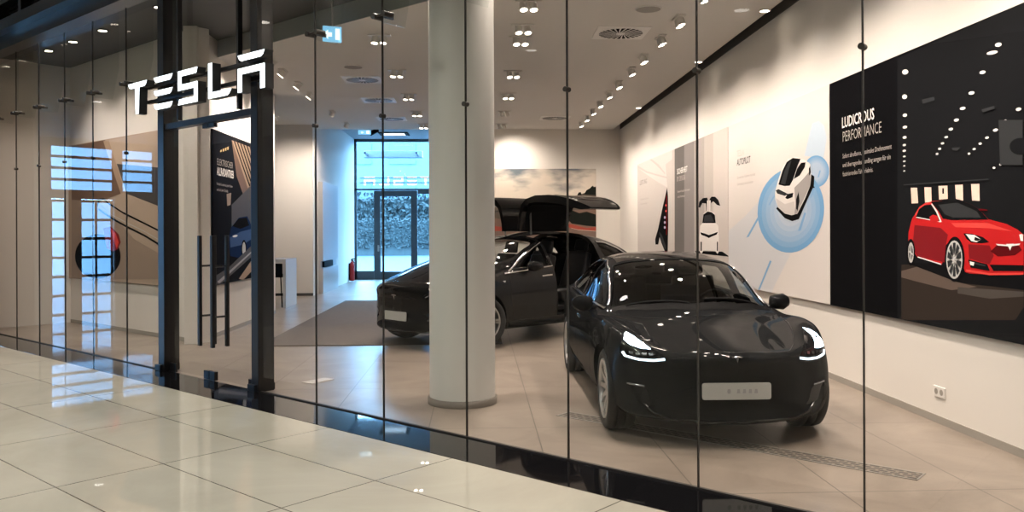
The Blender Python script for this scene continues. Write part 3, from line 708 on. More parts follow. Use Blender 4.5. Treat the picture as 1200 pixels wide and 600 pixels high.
# flat printed shapes of the wall posters: (ink, outline in metres from the lower left corner)
ART = {
 'lud': [
  ('char2', [(1.498, 2.415), (3.067, 2.439), (3.293, 2.44), (3.277, -0.015), (1.476, -0.369)]),
  ('floor1', [(1.558, 0.507), (1.798, 0.517), (2.459, 0.395), (3.28, 0.392), (3.279, 0.27), (3.184, 0.168), (1.554, -0.004)]),
  ('floor2', [(1.558, 0.448), (1.834, 0.499), (2.429, 0.402), (2.72, 0.378), (2.367, 0.328), (1.833, 0.366), (1.557, 0.389)]),
  ('floor3', [(2.459, 0.36), (3.28, 0.38), (3.28, 0.346), (2.882, 0.299), (2.458, 0.308)]),
  ('black', [(1.762, 0.534), (2.274, 0.535), (2.607, 0.48), (3.281, 0.483), (3.28, 0.392), (2.459, 0.399), (1.725, 0.514)]),
  ('panel', [(1.73, 1.205), (1.839, 1.199), (1.856, 1.062), (1.744, 1.063)]),
  ('panel', [(1.96, 1.197), (2.069, 1.191), (2.075, 1.068), (1.969, 1.062)]),
  ('panel', [(2.182, 1.196), (2.317, 1.192), (2.322, 1.082), (2.191, 1.08)]),
  ('black', [(2.24, 1.175), (2.266, 1.173), (2.266, 1.127), (2.24, 1.128)]),
  ('panel', [(2.428, 1.191), (2.536, 1.188), (2.541, 1.059), (2.439, 1.077)]),
  ('panel', [(2.649, 1.185), (2.758, 1.181), (2.763, 1.048), (2.662, 1.055)]),
  ('red', [(1.682, 0.725), (1.69, 0.802), (1.735, 0.898), (1.758, 0.932), (1.802, 0.964), (1.874, 1.028), (1.972, 1.059), (2.099, 1.072), (2.341, 1.067), (2.523, 1.057), (2.668, 1.021), (2.779, 0.968), (2.873, 0.904), (3.091, 0.866), (3.212, 0.826), (3.282, 0.788), (3.281, 0.514), (3.088, 0.489), (2.883, 0.481), (2.621, 0.478), (2.563, 0.487), (2.534, 0.545), (2.505, 0.648), (2.461, 0.716), (2.37, 0.75), (2.291, 0.696), (2.275, 0.606), (2.226, 0.533), (1.835, 0.584), (1.781, 0.63), (1.763, 0.706), (1.727, 0.744)]),
  ('red2', [(1.794, 0.869), (2.212, 0.842), (2.323, 0.785), (2.291, 0.696), (2.268, 0.553), (1.835, 0.59), (1.785, 0.649), (1.771, 0.745)]),
  ('red2', [(2.608, 0.709), (2.885, 0.705), (2.937, 0.626), (2.884, 0.559), (2.622, 0.596)]),
  ('redhi', [(2.371, 0.881), (2.859, 0.876), (3.164, 0.811), (2.886, 0.835), (2.432, 0.846)]),
  ('redhi', [(1.802, 0.964), (1.874, 1.024), (1.972, 1.055), (2.099, 1.069), (1.972, 1.044), (1.881, 1.005), (1.83, 0.944)]),
  ('black', [(2.065, 1.066), (2.341, 1.071), (2.523, 1.057), (2.668, 1.021), (2.779, 0.968), (2.873, 0.901), (2.371, 0.904), (2.251, 0.918), (2.181, 0.983)]),
  ('dgrey', [(2.181, 1.037), (2.463, 1.045), (2.723, 0.969), (2.778, 0.918), (2.402, 0.925), (2.277, 0.954)]),
  ('black', [(1.82, 0.944), (1.874, 1.009), (1.962, 1.04), (2.065, 1.044), (2.141, 0.984), (2.203, 0.898), (1.996, 0.917), (1.837, 0.925)]),
  ('white', [(1.816, 0.935), (2.013, 0.913), (2.212, 0.889), (2.212, 0.896), (2.013, 0.92), (1.83, 0.942)]),
  ('white', [(2.065, 1.05), (2.088, 1.049), (2.167, 0.983), (2.232, 0.892), (2.212, 0.889), (2.148, 0.975)]),
  ('red', [(2.04, 0.937), (2.098, 0.956), (2.174, 0.941), (2.186, 0.896), (2.06, 0.894)]),
  ('black', [(2.545, 0.796), (2.666, 0.793), (2.805, 0.767), (2.885, 0.728), (2.777, 0.719), (2.651, 0.724), (2.586, 0.752)]),
  ('white', [(2.574, 0.791), (2.694, 0.784), (2.777, 0.75), (2.722, 0.728), (2.652, 0.735)]),
  ('black', [(2.7, 0.769), (2.777, 0.75), (2.736, 0.736), (2.688, 0.742)]),
  ('dred', [(2.898, 0.66), (2.976, 0.707), (3.235, 0.708), (3.263, 0.678), (3.187, 0.639), (2.988, 0.624)]),
  ('white', [(2.963, 0.718), (3.09, 0.713), (3.247, 0.725), (3.235, 0.713), (3.134, 0.702), (2.989, 0.706)]),
  ('white', [(3.085, 0.718), (3.173, 0.722), (3.151, 0.704), (3.131, 0.672), (3.109, 0.703)]),
  ('black', [(2.884, 0.559), (3.281, 0.57), (3.281, 0.529), (2.936, 0.513)]),
  ('black', [(2.608, 0.589), (2.857, 0.561), (2.889, 0.511), (2.642, 0.526)]),
  ('dgrey', [(2.665, 0.571), (2.836, 0.554), (2.836, 0.544), (2.67, 0.558)]),
  ('white', [(2.63, 0.576), (2.693, 0.568), (2.681, 0.541), (2.636, 0.546)]),
  ('redhi', [(2.578, 0.51), (2.883, 0.494), (3.281, 0.514), (3.281, 0.502), (2.883, 0.478), (2.584, 0.49)]),
  ('black', [(2.561, 0.589), (2.557, 0.549), (2.547, 0.51), (2.531, 0.475), (2.509, 0.445), (2.483, 0.422), (2.454, 0.406), (2.422, 0.4), (2.391, 0.403), (2.361, 0.415), (2.334, 0.435), (2.312, 0.464), (2.295, 0.499), (2.284, 0.538), (2.281, 0.58), (2.285, 0.622), (2.296, 0.662), (2.313, 0.698), (2.336, 0.728), (2.364, 0.751), (2.394, 0.765), (2.425, 0.769), (2.456, 0.765), (2.485, 0.752), (2.511, 0.73), (2.532, 0.702), (2.548, 0.667), (2.558, 0.629)]),
  ('silver', [(2.532, 0.585), (2.529, 0.55), (2.52, 0.517), (2.506, 0.487), (2.488, 0.462), (2.467, 0.442), (2.442, 0.429), (2.417, 0.424), (2.391, 0.426), (2.366, 0.437), (2.344, 0.454), (2.325, 0.479), (2.311, 0.508), (2.302, 0.542), (2.3, 0.577), (2.303, 0.613), (2.312, 0.647), (2.326, 0.677), (2.345, 0.703), (2.368, 0.722), (2.393, 0.734), (2.419, 0.738), (2.444, 0.734), (2.469, 0.723), (2.49, 0.705), (2.508, 0.681), (2.521, 0.652), (2.529, 0.619)]),
  ('dgrey', [(2.517, 0.584), (2.514, 0.554), (2.507, 0.524), (2.495, 0.498), (2.479, 0.475), (2.46, 0.457), (2.439, 0.446), (2.417, 0.441), (2.394, 0.444), (2.373, 0.453), (2.354, 0.469), (2.337, 0.49), (2.325, 0.517), (2.318, 0.546), (2.315, 0.578), (2.318, 0.609), (2.326, 0.639), (2.339, 0.666), (2.355, 0.689), (2.375, 0.706), (2.396, 0.717), (2.419, 0.721), (2.441, 0.717), (2.462, 0.707), (2.481, 0.691), (2.496, 0.67), (2.508, 0.644), (2.515, 0.615)]),
  ('silver', [(2.418, 0.565), (2.523, 0.597), (2.522, 0.567), (2.418, 0.597)]),
  ('silver', [(2.41, 0.568), (2.508, 0.51), (2.494, 0.485), (2.425, 0.594)]),
  ('silver', [(2.406, 0.576), (2.458, 0.448), (2.437, 0.438), (2.429, 0.586)]),
  ('silver', [(2.406, 0.585), (2.393, 0.437), (2.371, 0.446), (2.429, 0.577)]),
  ('silver', [(2.411, 0.593), (2.336, 0.481), (2.323, 0.506), (2.425, 0.569)]),
  ('silver', [(2.418, 0.597), (2.31, 0.564), (2.31, 0.595), (2.418, 0.565)]),
  ('silver', [(2.425, 0.594), (2.325, 0.654), (2.339, 0.679), (2.41, 0.568)]),
  ('silver', [(2.429, 0.586), (2.376, 0.715), (2.398, 0.725), (2.406, 0.576)]),
  ('silver', [(2.429, 0.577), (2.442, 0.724), (2.463, 0.715), (2.406, 0.585)]),
  ('silver', [(2.425, 0.569), (2.498, 0.679), (2.51, 0.654), (2.411, 0.593)]),
  ('silver', [(2.439, 0.582), (2.436, 0.569), (2.428, 0.559), (2.417, 0.555), (2.407, 0.558), (2.399, 0.567), (2.396, 0.58), (2.399, 0.593), (2.407, 0.603), (2.418, 0.607), (2.428, 0.604), (2.436, 0.595)]),
  ('black', [(1.806, 0.627), (1.804, 0.601), (1.799, 0.576), (1.79, 0.553), (1.778, 0.534), (1.764, 0.519), (1.749, 0.51), (1.732, 0.506), (1.716, 0.509), (1.7, 0.517), (1.686, 0.531), (1.674, 0.549), (1.665, 0.572), (1.66, 0.597), (1.658, 0.624), (1.661, 0.65), (1.666, 0.676), (1.675, 0.699), (1.687, 0.718), (1.702, 0.732), (1.717, 0.741), (1.734, 0.744), (1.75, 0.742), (1.766, 0.733), (1.78, 0.719), (1.791, 0.7), (1.799, 0.678), (1.805, 0.653)]),
  ('silver', [(1.784, 0.623), (1.783, 0.602), (1.779, 0.583), (1.774, 0.565), (1.766, 0.551), (1.757, 0.539), (1.747, 0.532), (1.736, 0.53), (1.725, 0.531), (1.715, 0.538), (1.706, 0.549), (1.699, 0.563), (1.693, 0.58), (1.689, 0.6), (1.688, 0.62), (1.69, 0.641), (1.694, 0.661), (1.699, 0.678), (1.707, 0.693), (1.716, 0.704), (1.727, 0.711), (1.737, 0.714), (1.748, 0.712), (1.758, 0.705), (1.767, 0.694), (1.775, 0.68), (1.78, 0.662), (1.783, 0.643)]),
  ('dgrey', [(1.77, 0.622), (1.769, 0.607), (1.766, 0.592), (1.762, 0.579), (1.757, 0.568), (1.751, 0.56), (1.744, 0.555), (1.736, 0.553), (1.729, 0.554), (1.722, 0.559), (1.716, 0.567), (1.71, 0.578), (1.706, 0.591), (1.704, 0.605), (1.703, 0.621), (1.704, 0.636), (1.707, 0.651), (1.711, 0.664), (1.716, 0.675), (1.723, 0.684), (1.73, 0.689), (1.737, 0.691), (1.745, 0.689), (1.752, 0.684), (1.758, 0.676), (1.763, 0.665), (1.767, 0.652), (1.769, 0.638)]),
  ('silver', [(1.726, 0.706), (1.748, 0.706), (1.747, 0.534), (1.725, 0.533)]),
  ('silver', [(1.692, 0.648), (1.784, 0.608), (1.784, 0.592), (1.692, 0.628)]),
  ('white', [(1.853, 0.59), (2.226, 0.541), (2.226, 0.53), (1.853, 0.581)]),
  ('white', [(3.24, 0.788), (3.268, 0.794), (3.282, 0.788), (3.282, 0.742), (3.254, 0.745)]),
  ('dred', [(2.751, 0.989), (2.86, 0.979), (2.87, 0.969), (2.765, 0.973)]),
  ('white', [(1.705, 2.257), (1.702, 2.246), (1.686, 2.239), (1.66, 2.238), (1.632, 2.243), (1.608, 2.254), (1.596, 2.267), (1.599, 2.279), (1.616, 2.286), (1.642, 2.287), (1.671, 2.281), (1.694, 2.27)]),
  ('white', [(1.684, 2.036), (1.682, 2.026), (1.668, 2.019), (1.647, 2.017), (1.624, 2.021), (1.604, 2.03), (1.594, 2.042), (1.596, 2.052), (1.61, 2.059), (1.631, 2.061), (1.655, 2.056), (1.674, 2.047)]),
  ('white', [(1.682, 1.869), (1.68, 1.861), (1.668, 1.855), (1.649, 1.854), (1.628, 1.857), (1.612, 1.863), (1.603, 1.871), (1.606, 1.879), (1.618, 1.885), (1.637, 1.886), (1.658, 1.883), (1.674, 1.877)]),
  ('white', [(1.682, 1.761), (1.679, 1.754), (1.666, 1.749), (1.647, 1.748), (1.627, 1.75), (1.61, 1.755), (1.602, 1.762), (1.605, 1.769), (1.618, 1.773), (1.637, 1.775), (1.658, 1.772), (1.674, 1.767)]),
  ('white', [(1.671, 1.668), (1.669, 1.662), (1.658, 1.657), (1.641, 1.656), (1.623, 1.657), (1.609, 1.662), (1.601, 1.669), (1.604, 1.676), (1.615, 1.68), (1.631, 1.682), (1.649, 1.68), (1.664, 1.675)]),
  ('white', [(1.66, 1.599), (1.658, 1.594), (1.649, 1.59), (1.635, 1.589), (1.619, 1.59), (1.607, 1.594), (1.601, 1.599), (1.603, 1.605), (1.612, 1.609), (1.627, 1.61), (1.642, 1.609), (1.655, 1.605)]),
  ('white', [(1.66, 1.548), (1.658, 1.542), (1.649, 1.539), (1.634, 1.537), (1.619, 1.538), (1.606, 1.542), (1.6, 1.547), (1.602, 1.553), (1.612, 1.557), (1.626, 1.558), (1.642, 1.557), (1.654, 1.553)]),
  ('white', [(1.655, 1.496), (1.653, 1.492), (1.645, 1.489), (1.633, 1.488), (1.62, 1.489), (1.61, 1.491), (1.605, 1.495), (1.607, 1.499), (1.615, 1.502), (1.627, 1.504), (1.64, 1.503), (1.65, 1.5)]),
  ('white', [(1.654, 1.452), (1.653, 1.448), (1.645, 1.445), (1.633, 1.444), (1.62, 1.445), (1.61, 1.447), (1.605, 1.451), (1.607, 1.455), (1.615, 1.458), (1.627, 1.46), (1.639, 1.459), (1.65, 1.456)]),
  ('white', [(1.649, 1.411), (1.648, 1.407), (1.641, 1.405), (1.632, 1.404), (1.621, 1.404), (1.613, 1.406), (1.609, 1.41), (1.611, 1.413), (1.617, 1.416), (1.627, 1.417), (1.637, 1.416), (1.645, 1.414)]),
  ('white', [(1.649, 1.364), (1.647, 1.361), (1.641, 1.358), (1.631, 1.357), (1.621, 1.358), (1.613, 1.36), (1.609, 1.363), (1.61, 1.366), (1.617, 1.369), (1.626, 1.37), (1.637, 1.369), (1.645, 1.367)]),
  ('white', [(3.048, 2.202), (3.045, 2.195), (3.033, 2.19), (3.013, 2.19), (2.993, 2.194), (2.976, 2.201), (2.969, 2.21), (2.972, 2.217), (2.985, 2.221), (3.004, 2.221), (3.025, 2.217), (3.041, 2.21)]),
  ('white', [(3.004, 2.156), (2.997, 2.15), (2.974, 2.147), (2.94, 2.148), (2.906, 2.153), (2.879, 2.16), (2.867, 2.168), (2.875, 2.174), (2.898, 2.177), (2.932, 2.175), (2.967, 2.171), (2.993, 2.163)]),
  ('white', [(2.854, 2.034), (2.85, 2.028), (2.838, 2.024), (2.819, 2.023), (2.799, 2.026), (2.783, 2.032), (2.776, 2.04), (2.779, 2.046), (2.792, 2.05), (2.811, 2.051), (2.831, 2.047), (2.846, 2.041)]),
  ('white', [(2.71, 1.899), (2.707, 1.893), (2.694, 1.888), (2.674, 1.887), (2.653, 1.89), (2.637, 1.896), (2.629, 1.903), (2.632, 1.91), (2.646, 1.914), (2.665, 1.915), (2.686, 1.912), (2.703, 1.906)]),
  ('white', [(2.588, 1.797), (2.585, 1.791), (2.572, 1.787), (2.554, 1.786), (2.534, 1.788), (2.518, 1.793), (2.511, 1.799), (2.515, 1.805), (2.527, 1.809), (2.546, 1.81), (2.566, 1.808), (2.581, 1.803)]),
  ('white', [(2.497, 1.716), (2.495, 1.71), (2.483, 1.706), (2.466, 1.704), (2.448, 1.706), (2.433, 1.711), (2.426, 1.717), (2.429, 1.723), (2.441, 1.727), (2.458, 1.728), (2.476, 1.726), (2.491, 1.722)]),
  ('white', [(2.412, 1.652), (2.41, 1.646), (2.4, 1.642), (2.384, 1.64), (2.367, 1.642), (2.354, 1.647), (2.348, 1.653), (2.35, 1.659), (2.361, 1.663), (2.376, 1.664), (2.393, 1.663), (2.406, 1.658)]),
  ('white', [(2.342, 1.595), (2.34, 1.59), (2.33, 1.586), (2.317, 1.585), (2.302, 1.586), (2.29, 1.59), (2.284, 1.595), (2.287, 1.599), (2.296, 1.603), (2.31, 1.604), (2.325, 1.603), (2.336, 1.599)]),
  ('white', [(2.283, 1.549), (2.281, 1.544), (2.273, 1.54), (2.261, 1.539), (2.248, 1.54), (2.238, 1.543), (2.233, 1.548), (2.234, 1.553), (2.242, 1.557), (2.255, 1.558), (2.268, 1.557), (2.278, 1.553)]),
  ('white', [(2.238, 1.508), (2.236, 1.503), (2.229, 1.499), (2.218, 1.498), (2.206, 1.499), (2.196, 1.502), (2.191, 1.507), (2.193, 1.512), (2.2, 1.516), (2.211, 1.517), (2.223, 1.516), (2.233, 1.513)]),
  ('white', [(2.197, 1.469), (2.196, 1.464), (2.189, 1.46), (2.179, 1.458), (2.168, 1.459), (2.158, 1.463), (2.154, 1.468), (2.155, 1.473), (2.162, 1.476), (2.172, 1.478), (2.183, 1.477), (2.192, 1.473)]),
  ('white', [(3.272, 1.689), (3.269, 1.683), (3.26, 1.679), (3.245, 1.677), (3.229, 1.679), (3.216, 1.684), (3.21, 1.69), (3.212, 1.696), (3.222, 1.701), (3.237, 1.702), (3.253, 1.7), (3.266, 1.695)]),
  ('white', [(3.118, 1.624), (3.116, 1.618), (3.106, 1.615), (3.092, 1.613), (3.077, 1.615), (3.065, 1.619), (3.06, 1.624), (3.062, 1.629), (3.071, 1.633), (3.086, 1.635), (3.101, 1.633), (3.112, 1.629)]),
  ('white', [(3.004, 1.573), (3.002, 1.568), (2.992, 1.564), (2.977, 1.562), (2.962, 1.563), (2.949, 1.567), (2.943, 1.573), (2.946, 1.578), (2.956, 1.582), (2.971, 1.584), (2.986, 1.582), (2.998, 1.578)]),
  ('white', [(2.893, 1.527), (2.891, 1.523), (2.883, 1.52), (2.872, 1.518), (2.859, 1.519), (2.849, 1.522), (2.844, 1.527), (2.846, 1.531), (2.854, 1.535), (2.866, 1.536), (2.879, 1.535), (2.888, 1.532)]),
  ('white', [(2.804, 1.491), (2.802, 1.487), (2.795, 1.483), (2.785, 1.482), (2.774, 1.483), (2.765, 1.486), (2.761, 1.49), (2.762, 1.495), (2.769, 1.498), (2.779, 1.5), (2.79, 1.499), (2.799, 1.495)]),
  ('white', [(2.726, 1.457), (2.725, 1.452), (2.718, 1.449), (2.707, 1.448), (2.696, 1.449), (2.687, 1.452), (2.682, 1.456), (2.684, 1.461), (2.691, 1.464), (2.702, 1.466), (2.713, 1.465), (2.722, 1.461)]),
  ('white', [(2.655, 1.428), (2.654, 1.423), (2.648, 1.42), (2.639, 1.418), (2.629, 1.419), (2.622, 1.422), (2.618, 1.427), (2.619, 1.431), (2.624, 1.435), (2.633, 1.436), (2.643, 1.435), (2.651, 1.432)]),
  ('white', [(3.235, 1.353), (3.234, 1.349), (3.228, 1.346), (3.219, 1.344), (3.21, 1.345), (3.202, 1.348), (3.198, 1.352), (3.199, 1.356), (3.205, 1.359), (3.214, 1.361), (3.224, 1.36), (3.232, 1.357)]),
  ('white', [(3.139, 1.33), (3.138, 1.326), (3.133, 1.323), (3.126, 1.321), (3.117, 1.322), (3.111, 1.325), (3.107, 1.329), (3.108, 1.333), (3.113, 1.336), (3.121, 1.338), (3.129, 1.337), (3.136, 1.334)]),
  ('white', [(3.05, 1.31), (3.049, 1.306), (3.044, 1.303), (3.036, 1.301), (3.027, 1.302), (3.02, 1.305), (3.017, 1.309), (3.018, 1.313), (3.023, 1.317), (3.031, 1.318), (3.039, 1.317), (3.046, 1.315)]),
  ('white', [(2.972, 1.291), (2.971, 1.287), (2.966, 1.283), (2.958, 1.282), (2.949, 1.282), (2.941, 1.285), (2.938, 1.289), (2.939, 1.294), (2.944, 1.297), (2.952, 1.299), (2.961, 1.298), (2.968, 1.295)]),
  ('dgrey', [(3.012, 1.643), (3.287, 1.606), (3.285, 1.285), (3.027, 1.306)]),
  ('char2', [(3.378, 1.408), (3.372, 1.39), (3.356, 1.375), (3.33, 1.364), (3.297, 1.358), (3.261, 1.359), (3.224, 1.365), (3.19, 1.377), (3.163, 1.393), (3.146, 1.412), (3.14, 1.432), (3.146, 1.451), (3.164, 1.466), (3.191, 1.477), (3.225, 1.482), (3.262, 1.481), (3.298, 1.474), (3.331, 1.461), (3.356, 1.445), (3.372, 1.427)]),
  ('dgrey', [(1.94, 1.965), (2.135, 1.959), (2.144, 1.928), (1.954, 1.926)]),
  ('dgrey', [(2.802, 1.752), (2.961, 1.756), (2.968, 1.734), (2.82, 1.727)]),
  ('dgrey', [(2.396, 1.497), (2.516, 1.489), (2.476, 1.465), (2.412, 1.476)]),
  ('dgrey', [(1.618, 1.242), (2.888, 1.213), (2.888, 1.205), (1.618, 1.232)]),
 ],
 'auto': [
  ('paleblue2', [(-1.469, 0.429), (0.865, 1.052), (1.638, 1.315), (2.316, 1.372), (3.386, 1.001), (2.54, 0.506), (1.887, 0.003), (1.619, -0.295), (-0.03, 0.006)]),
  ('paleblue', [(3.025, 1.714), (3.185, 1.967), (3.266, 2.069), (3.448, 2.076), (3.597, 2.005), (3.669, 1.859), (3.581, 1.638)]),
  ('rad0', [(3.726, 1.479), (3.718, 1.443), (3.696, 1.409), (3.66, 1.379), (3.612, 1.354), (3.554, 1.336), (3.486, 1.324), (3.414, 1.32), (3.338, 1.324), (3.263, 1.336), (3.192, 1.356), (3.129, 1.382), (3.075, 1.415), (3.035, 1.452), (3.011, 1.491), (3.003, 1.531), (3.011, 1.57), (3.037, 1.606), (3.078, 1.637), (3.131, 1.662), (3.195, 1.679), (3.267, 1.689), (3.342, 1.69), (3.417, 1.683), (3.49, 1.668), (3.557, 1.647), (3.615, 1.62), (3.662, 1.588), (3.697, 1.553), (3.719, 1.516)]),
  ('rad1', [(3.688, 1.482), (3.682, 1.449), (3.662, 1.419), (3.63, 1.393), (3.587, 1.371), (3.534, 1.354), (3.475, 1.344), (3.41, 1.34), (3.343, 1.344), (3.276, 1.355), (3.213, 1.373), (3.157, 1.396), (3.11, 1.425), (3.075, 1.458), (3.053, 1.493), (3.046, 1.528), (3.054, 1.563), (3.076, 1.594), (3.112, 1.622), (3.159, 1.644), (3.216, 1.659), (3.279, 1.668), (3.346, 1.669), (3.413, 1.663), (3.478, 1.65), (3.537, 1.631), (3.589, 1.607), (3.632, 1.579), (3.663, 1.548), (3.682, 1.515)]),
  ('rad2', [(3.651, 1.484), (3.645, 1.456), (3.627, 1.43), (3.599, 1.406), (3.561, 1.387), (3.515, 1.373), (3.463, 1.364), (3.406, 1.361), (3.347, 1.364), (3.289, 1.374), (3.234, 1.389), (3.185, 1.41), (3.144, 1.435), (3.114, 1.464), (3.095, 1.494), (3.088, 1.525), (3.095, 1.555), (3.115, 1.583), (3.146, 1.607), (3.187, 1.626), (3.237, 1.64), (3.292, 1.647), (3.35, 1.648), (3.409, 1.643), (3.465, 1.632), (3.517, 1.616), (3.563, 1.595), (3.601, 1.57), (3.628, 1.542), (3.645, 1.514)]),
  ('rad3', [(3.613, 1.487), (3.607, 1.463), (3.592, 1.44), (3.568, 1.42), (3.535, 1.403), (3.496, 1.391), (3.451, 1.384), (3.402, 1.381), (3.351, 1.384), (3.302, 1.393), (3.255, 1.406), (3.213, 1.424), (3.178, 1.445), (3.152, 1.47), (3.136, 1.496), (3.131, 1.522), (3.137, 1.548), (3.153, 1.571), (3.18, 1.592), (3.215, 1.608), (3.257, 1.62), (3.304, 1.627), (3.354, 1.628), (3.404, 1.623), (3.453, 1.614), (3.498, 1.6), (3.537, 1.582), (3.569, 1.561), (3.593, 1.537), (3.608, 1.512)]),
  ('rad4', [(3.574, 1.49), (3.57, 1.469), (3.557, 1.45), (3.537, 1.434), (3.51, 1.42), (3.476, 1.41), (3.438, 1.404), (3.398, 1.402), (3.356, 1.404), (3.314, 1.411), (3.276, 1.422), (3.241, 1.437), (3.212, 1.455), (3.191, 1.475), (3.177, 1.497), (3.173, 1.519), (3.178, 1.54), (3.191, 1.56), (3.213, 1.577), (3.242, 1.591), (3.277, 1.601), (3.316, 1.606), (3.358, 1.607), (3.4, 1.604), (3.44, 1.596), (3.478, 1.584), (3.511, 1.569), (3.538, 1.551), (3.558, 1.532), (3.57, 1.511)]),
  ('rad0', [(3.583, 1.011), (3.553, 0.938), (3.502, 0.867), (3.429, 0.8), (3.335, 0.738), (3.223, 0.682), (3.093, 0.634), (2.947, 0.596), (2.788, 0.567), (2.619, 0.55), (2.444, 0.546), (2.266, 0.555), (2.091, 0.577), (1.924, 0.614), (1.769, 0.663), (1.632, 0.725), (1.519, 0.798), (1.432, 0.88), (1.377, 0.968), (1.354, 1.059), (1.366, 1.151), (1.411, 1.241), (1.488, 1.325), (1.594, 1.401), (1.723, 1.466), (1.873, 1.52), (2.037, 1.56), (2.21, 1.587), (2.388, 1.601), (2.564, 1.6), (2.735, 1.587), (2.898, 1.562), (3.048, 1.527), (3.183, 1.482), (3.302, 1.428), (3.401, 1.368), (3.481, 1.302), (3.539, 1.233), (3.576, 1.16), (3.591, 1.086)]),
  ('rad1', [(3.47, 1.018), (3.443, 0.953), (3.397, 0.891), (3.332, 0.832), (3.248, 0.777), (3.148, 0.728), (3.033, 0.687), (2.904, 0.654), (2.764, 0.629), (2.616, 0.616), (2.462, 0.613), (2.308, 0.621), (2.156, 0.642), (2.012, 0.674), (1.879, 0.718), (1.762, 0.772), (1.665, 0.836), (1.591, 0.906), (1.544, 0.982), (1.525, 1.061), (1.535, 1.141), (1.573, 1.218), (1.639, 1.291), (1.729, 1.356), (1.84, 1.414), (1.968, 1.461), (2.11, 1.497), (2.259, 1.521), (2.413, 1.534), (2.567, 1.534), (2.718, 1.524), (2.86, 1.503), (2.993, 1.472), (3.113, 1.433), (3.218, 1.387), (3.307, 1.334), (3.378, 1.276), (3.43, 1.214), (3.463, 1.15), (3.476, 1.084)]),
  ('rad2', [(3.353, 1.026), (3.33, 0.969), (3.289, 0.915), (3.232, 0.864), (3.16, 0.817), (3.072, 0.776), (2.972, 0.74), (2.86, 0.712), (2.739, 0.692), (2.612, 0.681), (2.481, 0.679), (2.349, 0.688), (2.221, 0.706), (2.099, 0.734), (1.987, 0.772), (1.888, 0.818), (1.807, 0.872), (1.746, 0.932), (1.706, 0.997), (1.691, 1.063), (1.699, 1.13), (1.731, 1.196), (1.785, 1.257), (1.861, 1.313), (1.954, 1.362), (2.062, 1.403), (2.181, 1.434), (2.308, 1.455), (2.439, 1.467), (2.571, 1.468), (2.7, 1.46), (2.823, 1.443), (2.938, 1.417), (3.042, 1.384), (3.133, 1.344), (3.211, 1.299), (3.273, 1.249), (3.319, 1.196), (3.348, 1.14), (3.359, 1.083)]),
  ('rad3', [(3.234, 1.033), (3.214, 0.986), (3.18, 0.94), (3.131, 0.897), (3.069, 0.858), (2.995, 0.823), (2.91, 0.794), (2.816, 0.771), (2.715, 0.755), (2.609, 0.746), (2.5, 0.746), (2.391, 0.753), (2.284, 0.769), (2.184, 0.793), (2.092, 0.825), (2.012, 0.863), (1.946, 0.908), (1.896, 0.957), (1.864, 1.01), (1.851, 1.065), (1.858, 1.12), (1.884, 1.174), (1.928, 1.225), (1.99, 1.271), (2.066, 1.312), (2.154, 1.346), (2.252, 1.372), (2.357, 1.39), (2.465, 1.401), (2.574, 1.403), (2.682, 1.396), (2.785, 1.383), (2.882, 1.362), (2.97, 1.334), (3.047, 1.301), (3.113, 1.263), (3.166, 1.221), (3.205, 1.177), (3.23, 1.13), (3.239, 1.081)]),
  ('rad4', [(3.112, 1.041), (3.096, 1.003), (3.067, 0.966), (3.028, 0.931), (2.977, 0.9), (2.917, 0.872), (2.848, 0.849), (2.772, 0.831), (2.691, 0.818), (2.605, 0.812), (2.518, 0.812), (2.431, 0.818), (2.347, 0.831), (2.268, 0.851), (2.196, 0.876), (2.133, 0.907), (2.081, 0.943), (2.043, 0.982), (2.018, 1.024), (2.008, 1.067), (2.013, 1.11), (2.033, 1.153), (2.068, 1.193), (2.115, 1.23), (2.175, 1.262), (2.244, 1.289), (2.322, 1.311), (2.404, 1.326), (2.491, 1.335), (2.578, 1.337), (2.664, 1.332), (2.747, 1.322), (2.825, 1.305), (2.896, 1.284), (2.959, 1.257), (3.013, 1.227), (3.056, 1.193), (3.088, 1.157), (3.108, 1.119), (3.116, 1.08)]),
  ('rad5', [(2.987, 1.049), (2.974, 1.02), (2.953, 0.992), (2.922, 0.966), (2.884, 0.942), (2.838, 0.921), (2.785, 0.904), (2.728, 0.891), (2.666, 0.882), (2.602, 0.877), (2.537, 0.878), (2.472, 0.883), (2.409, 0.893), (2.351, 0.908), (2.298, 0.927), (2.251, 0.95), (2.214, 0.977), (2.185, 1.006), (2.167, 1.037), (2.16, 1.069), (2.164, 1.101), (2.178, 1.132), (2.204, 1.162), (2.239, 1.189), (2.282, 1.214), (2.333, 1.234), (2.39, 1.25), (2.452, 1.262), (2.516, 1.269), (2.581, 1.271), (2.646, 1.268), (2.709, 1.26), (2.768, 1.248), (2.822, 1.232), (2.87, 1.213), (2.911, 1.19), (2.944, 1.164), (2.968, 1.137), (2.984, 1.108), (2.99, 1.079)]),
  ('rad6', [(2.859, 1.057), (2.85, 1.037), (2.835, 1.019), (2.814, 1.001), (2.788, 0.985), (2.757, 0.971), (2.722, 0.96), (2.683, 0.951), (2.641, 0.945), (2.598, 0.943), (2.555, 0.943), (2.512, 0.947), (2.471, 0.954), (2.432, 0.964), (2.397, 0.977), (2.367, 0.992), (2.343, 1.01), (2.324, 1.029), (2.312, 1.049), (2.308, 1.071), (2.31, 1.092), (2.32, 1.112), (2.336, 1.132), (2.359, 1.15), (2.387, 1.166), (2.421, 1.18), (2.458, 1.191), (2.499, 1.199), (2.541, 1.204), (2.585, 1.205), (2.628, 1.204), (2.67, 1.199), (2.71, 1.191), (2.746, 1.18), (2.779, 1.167), (2.807, 1.152), (2.829, 1.135), (2.846, 1.116), (2.857, 1.097), (2.861, 1.077)]),
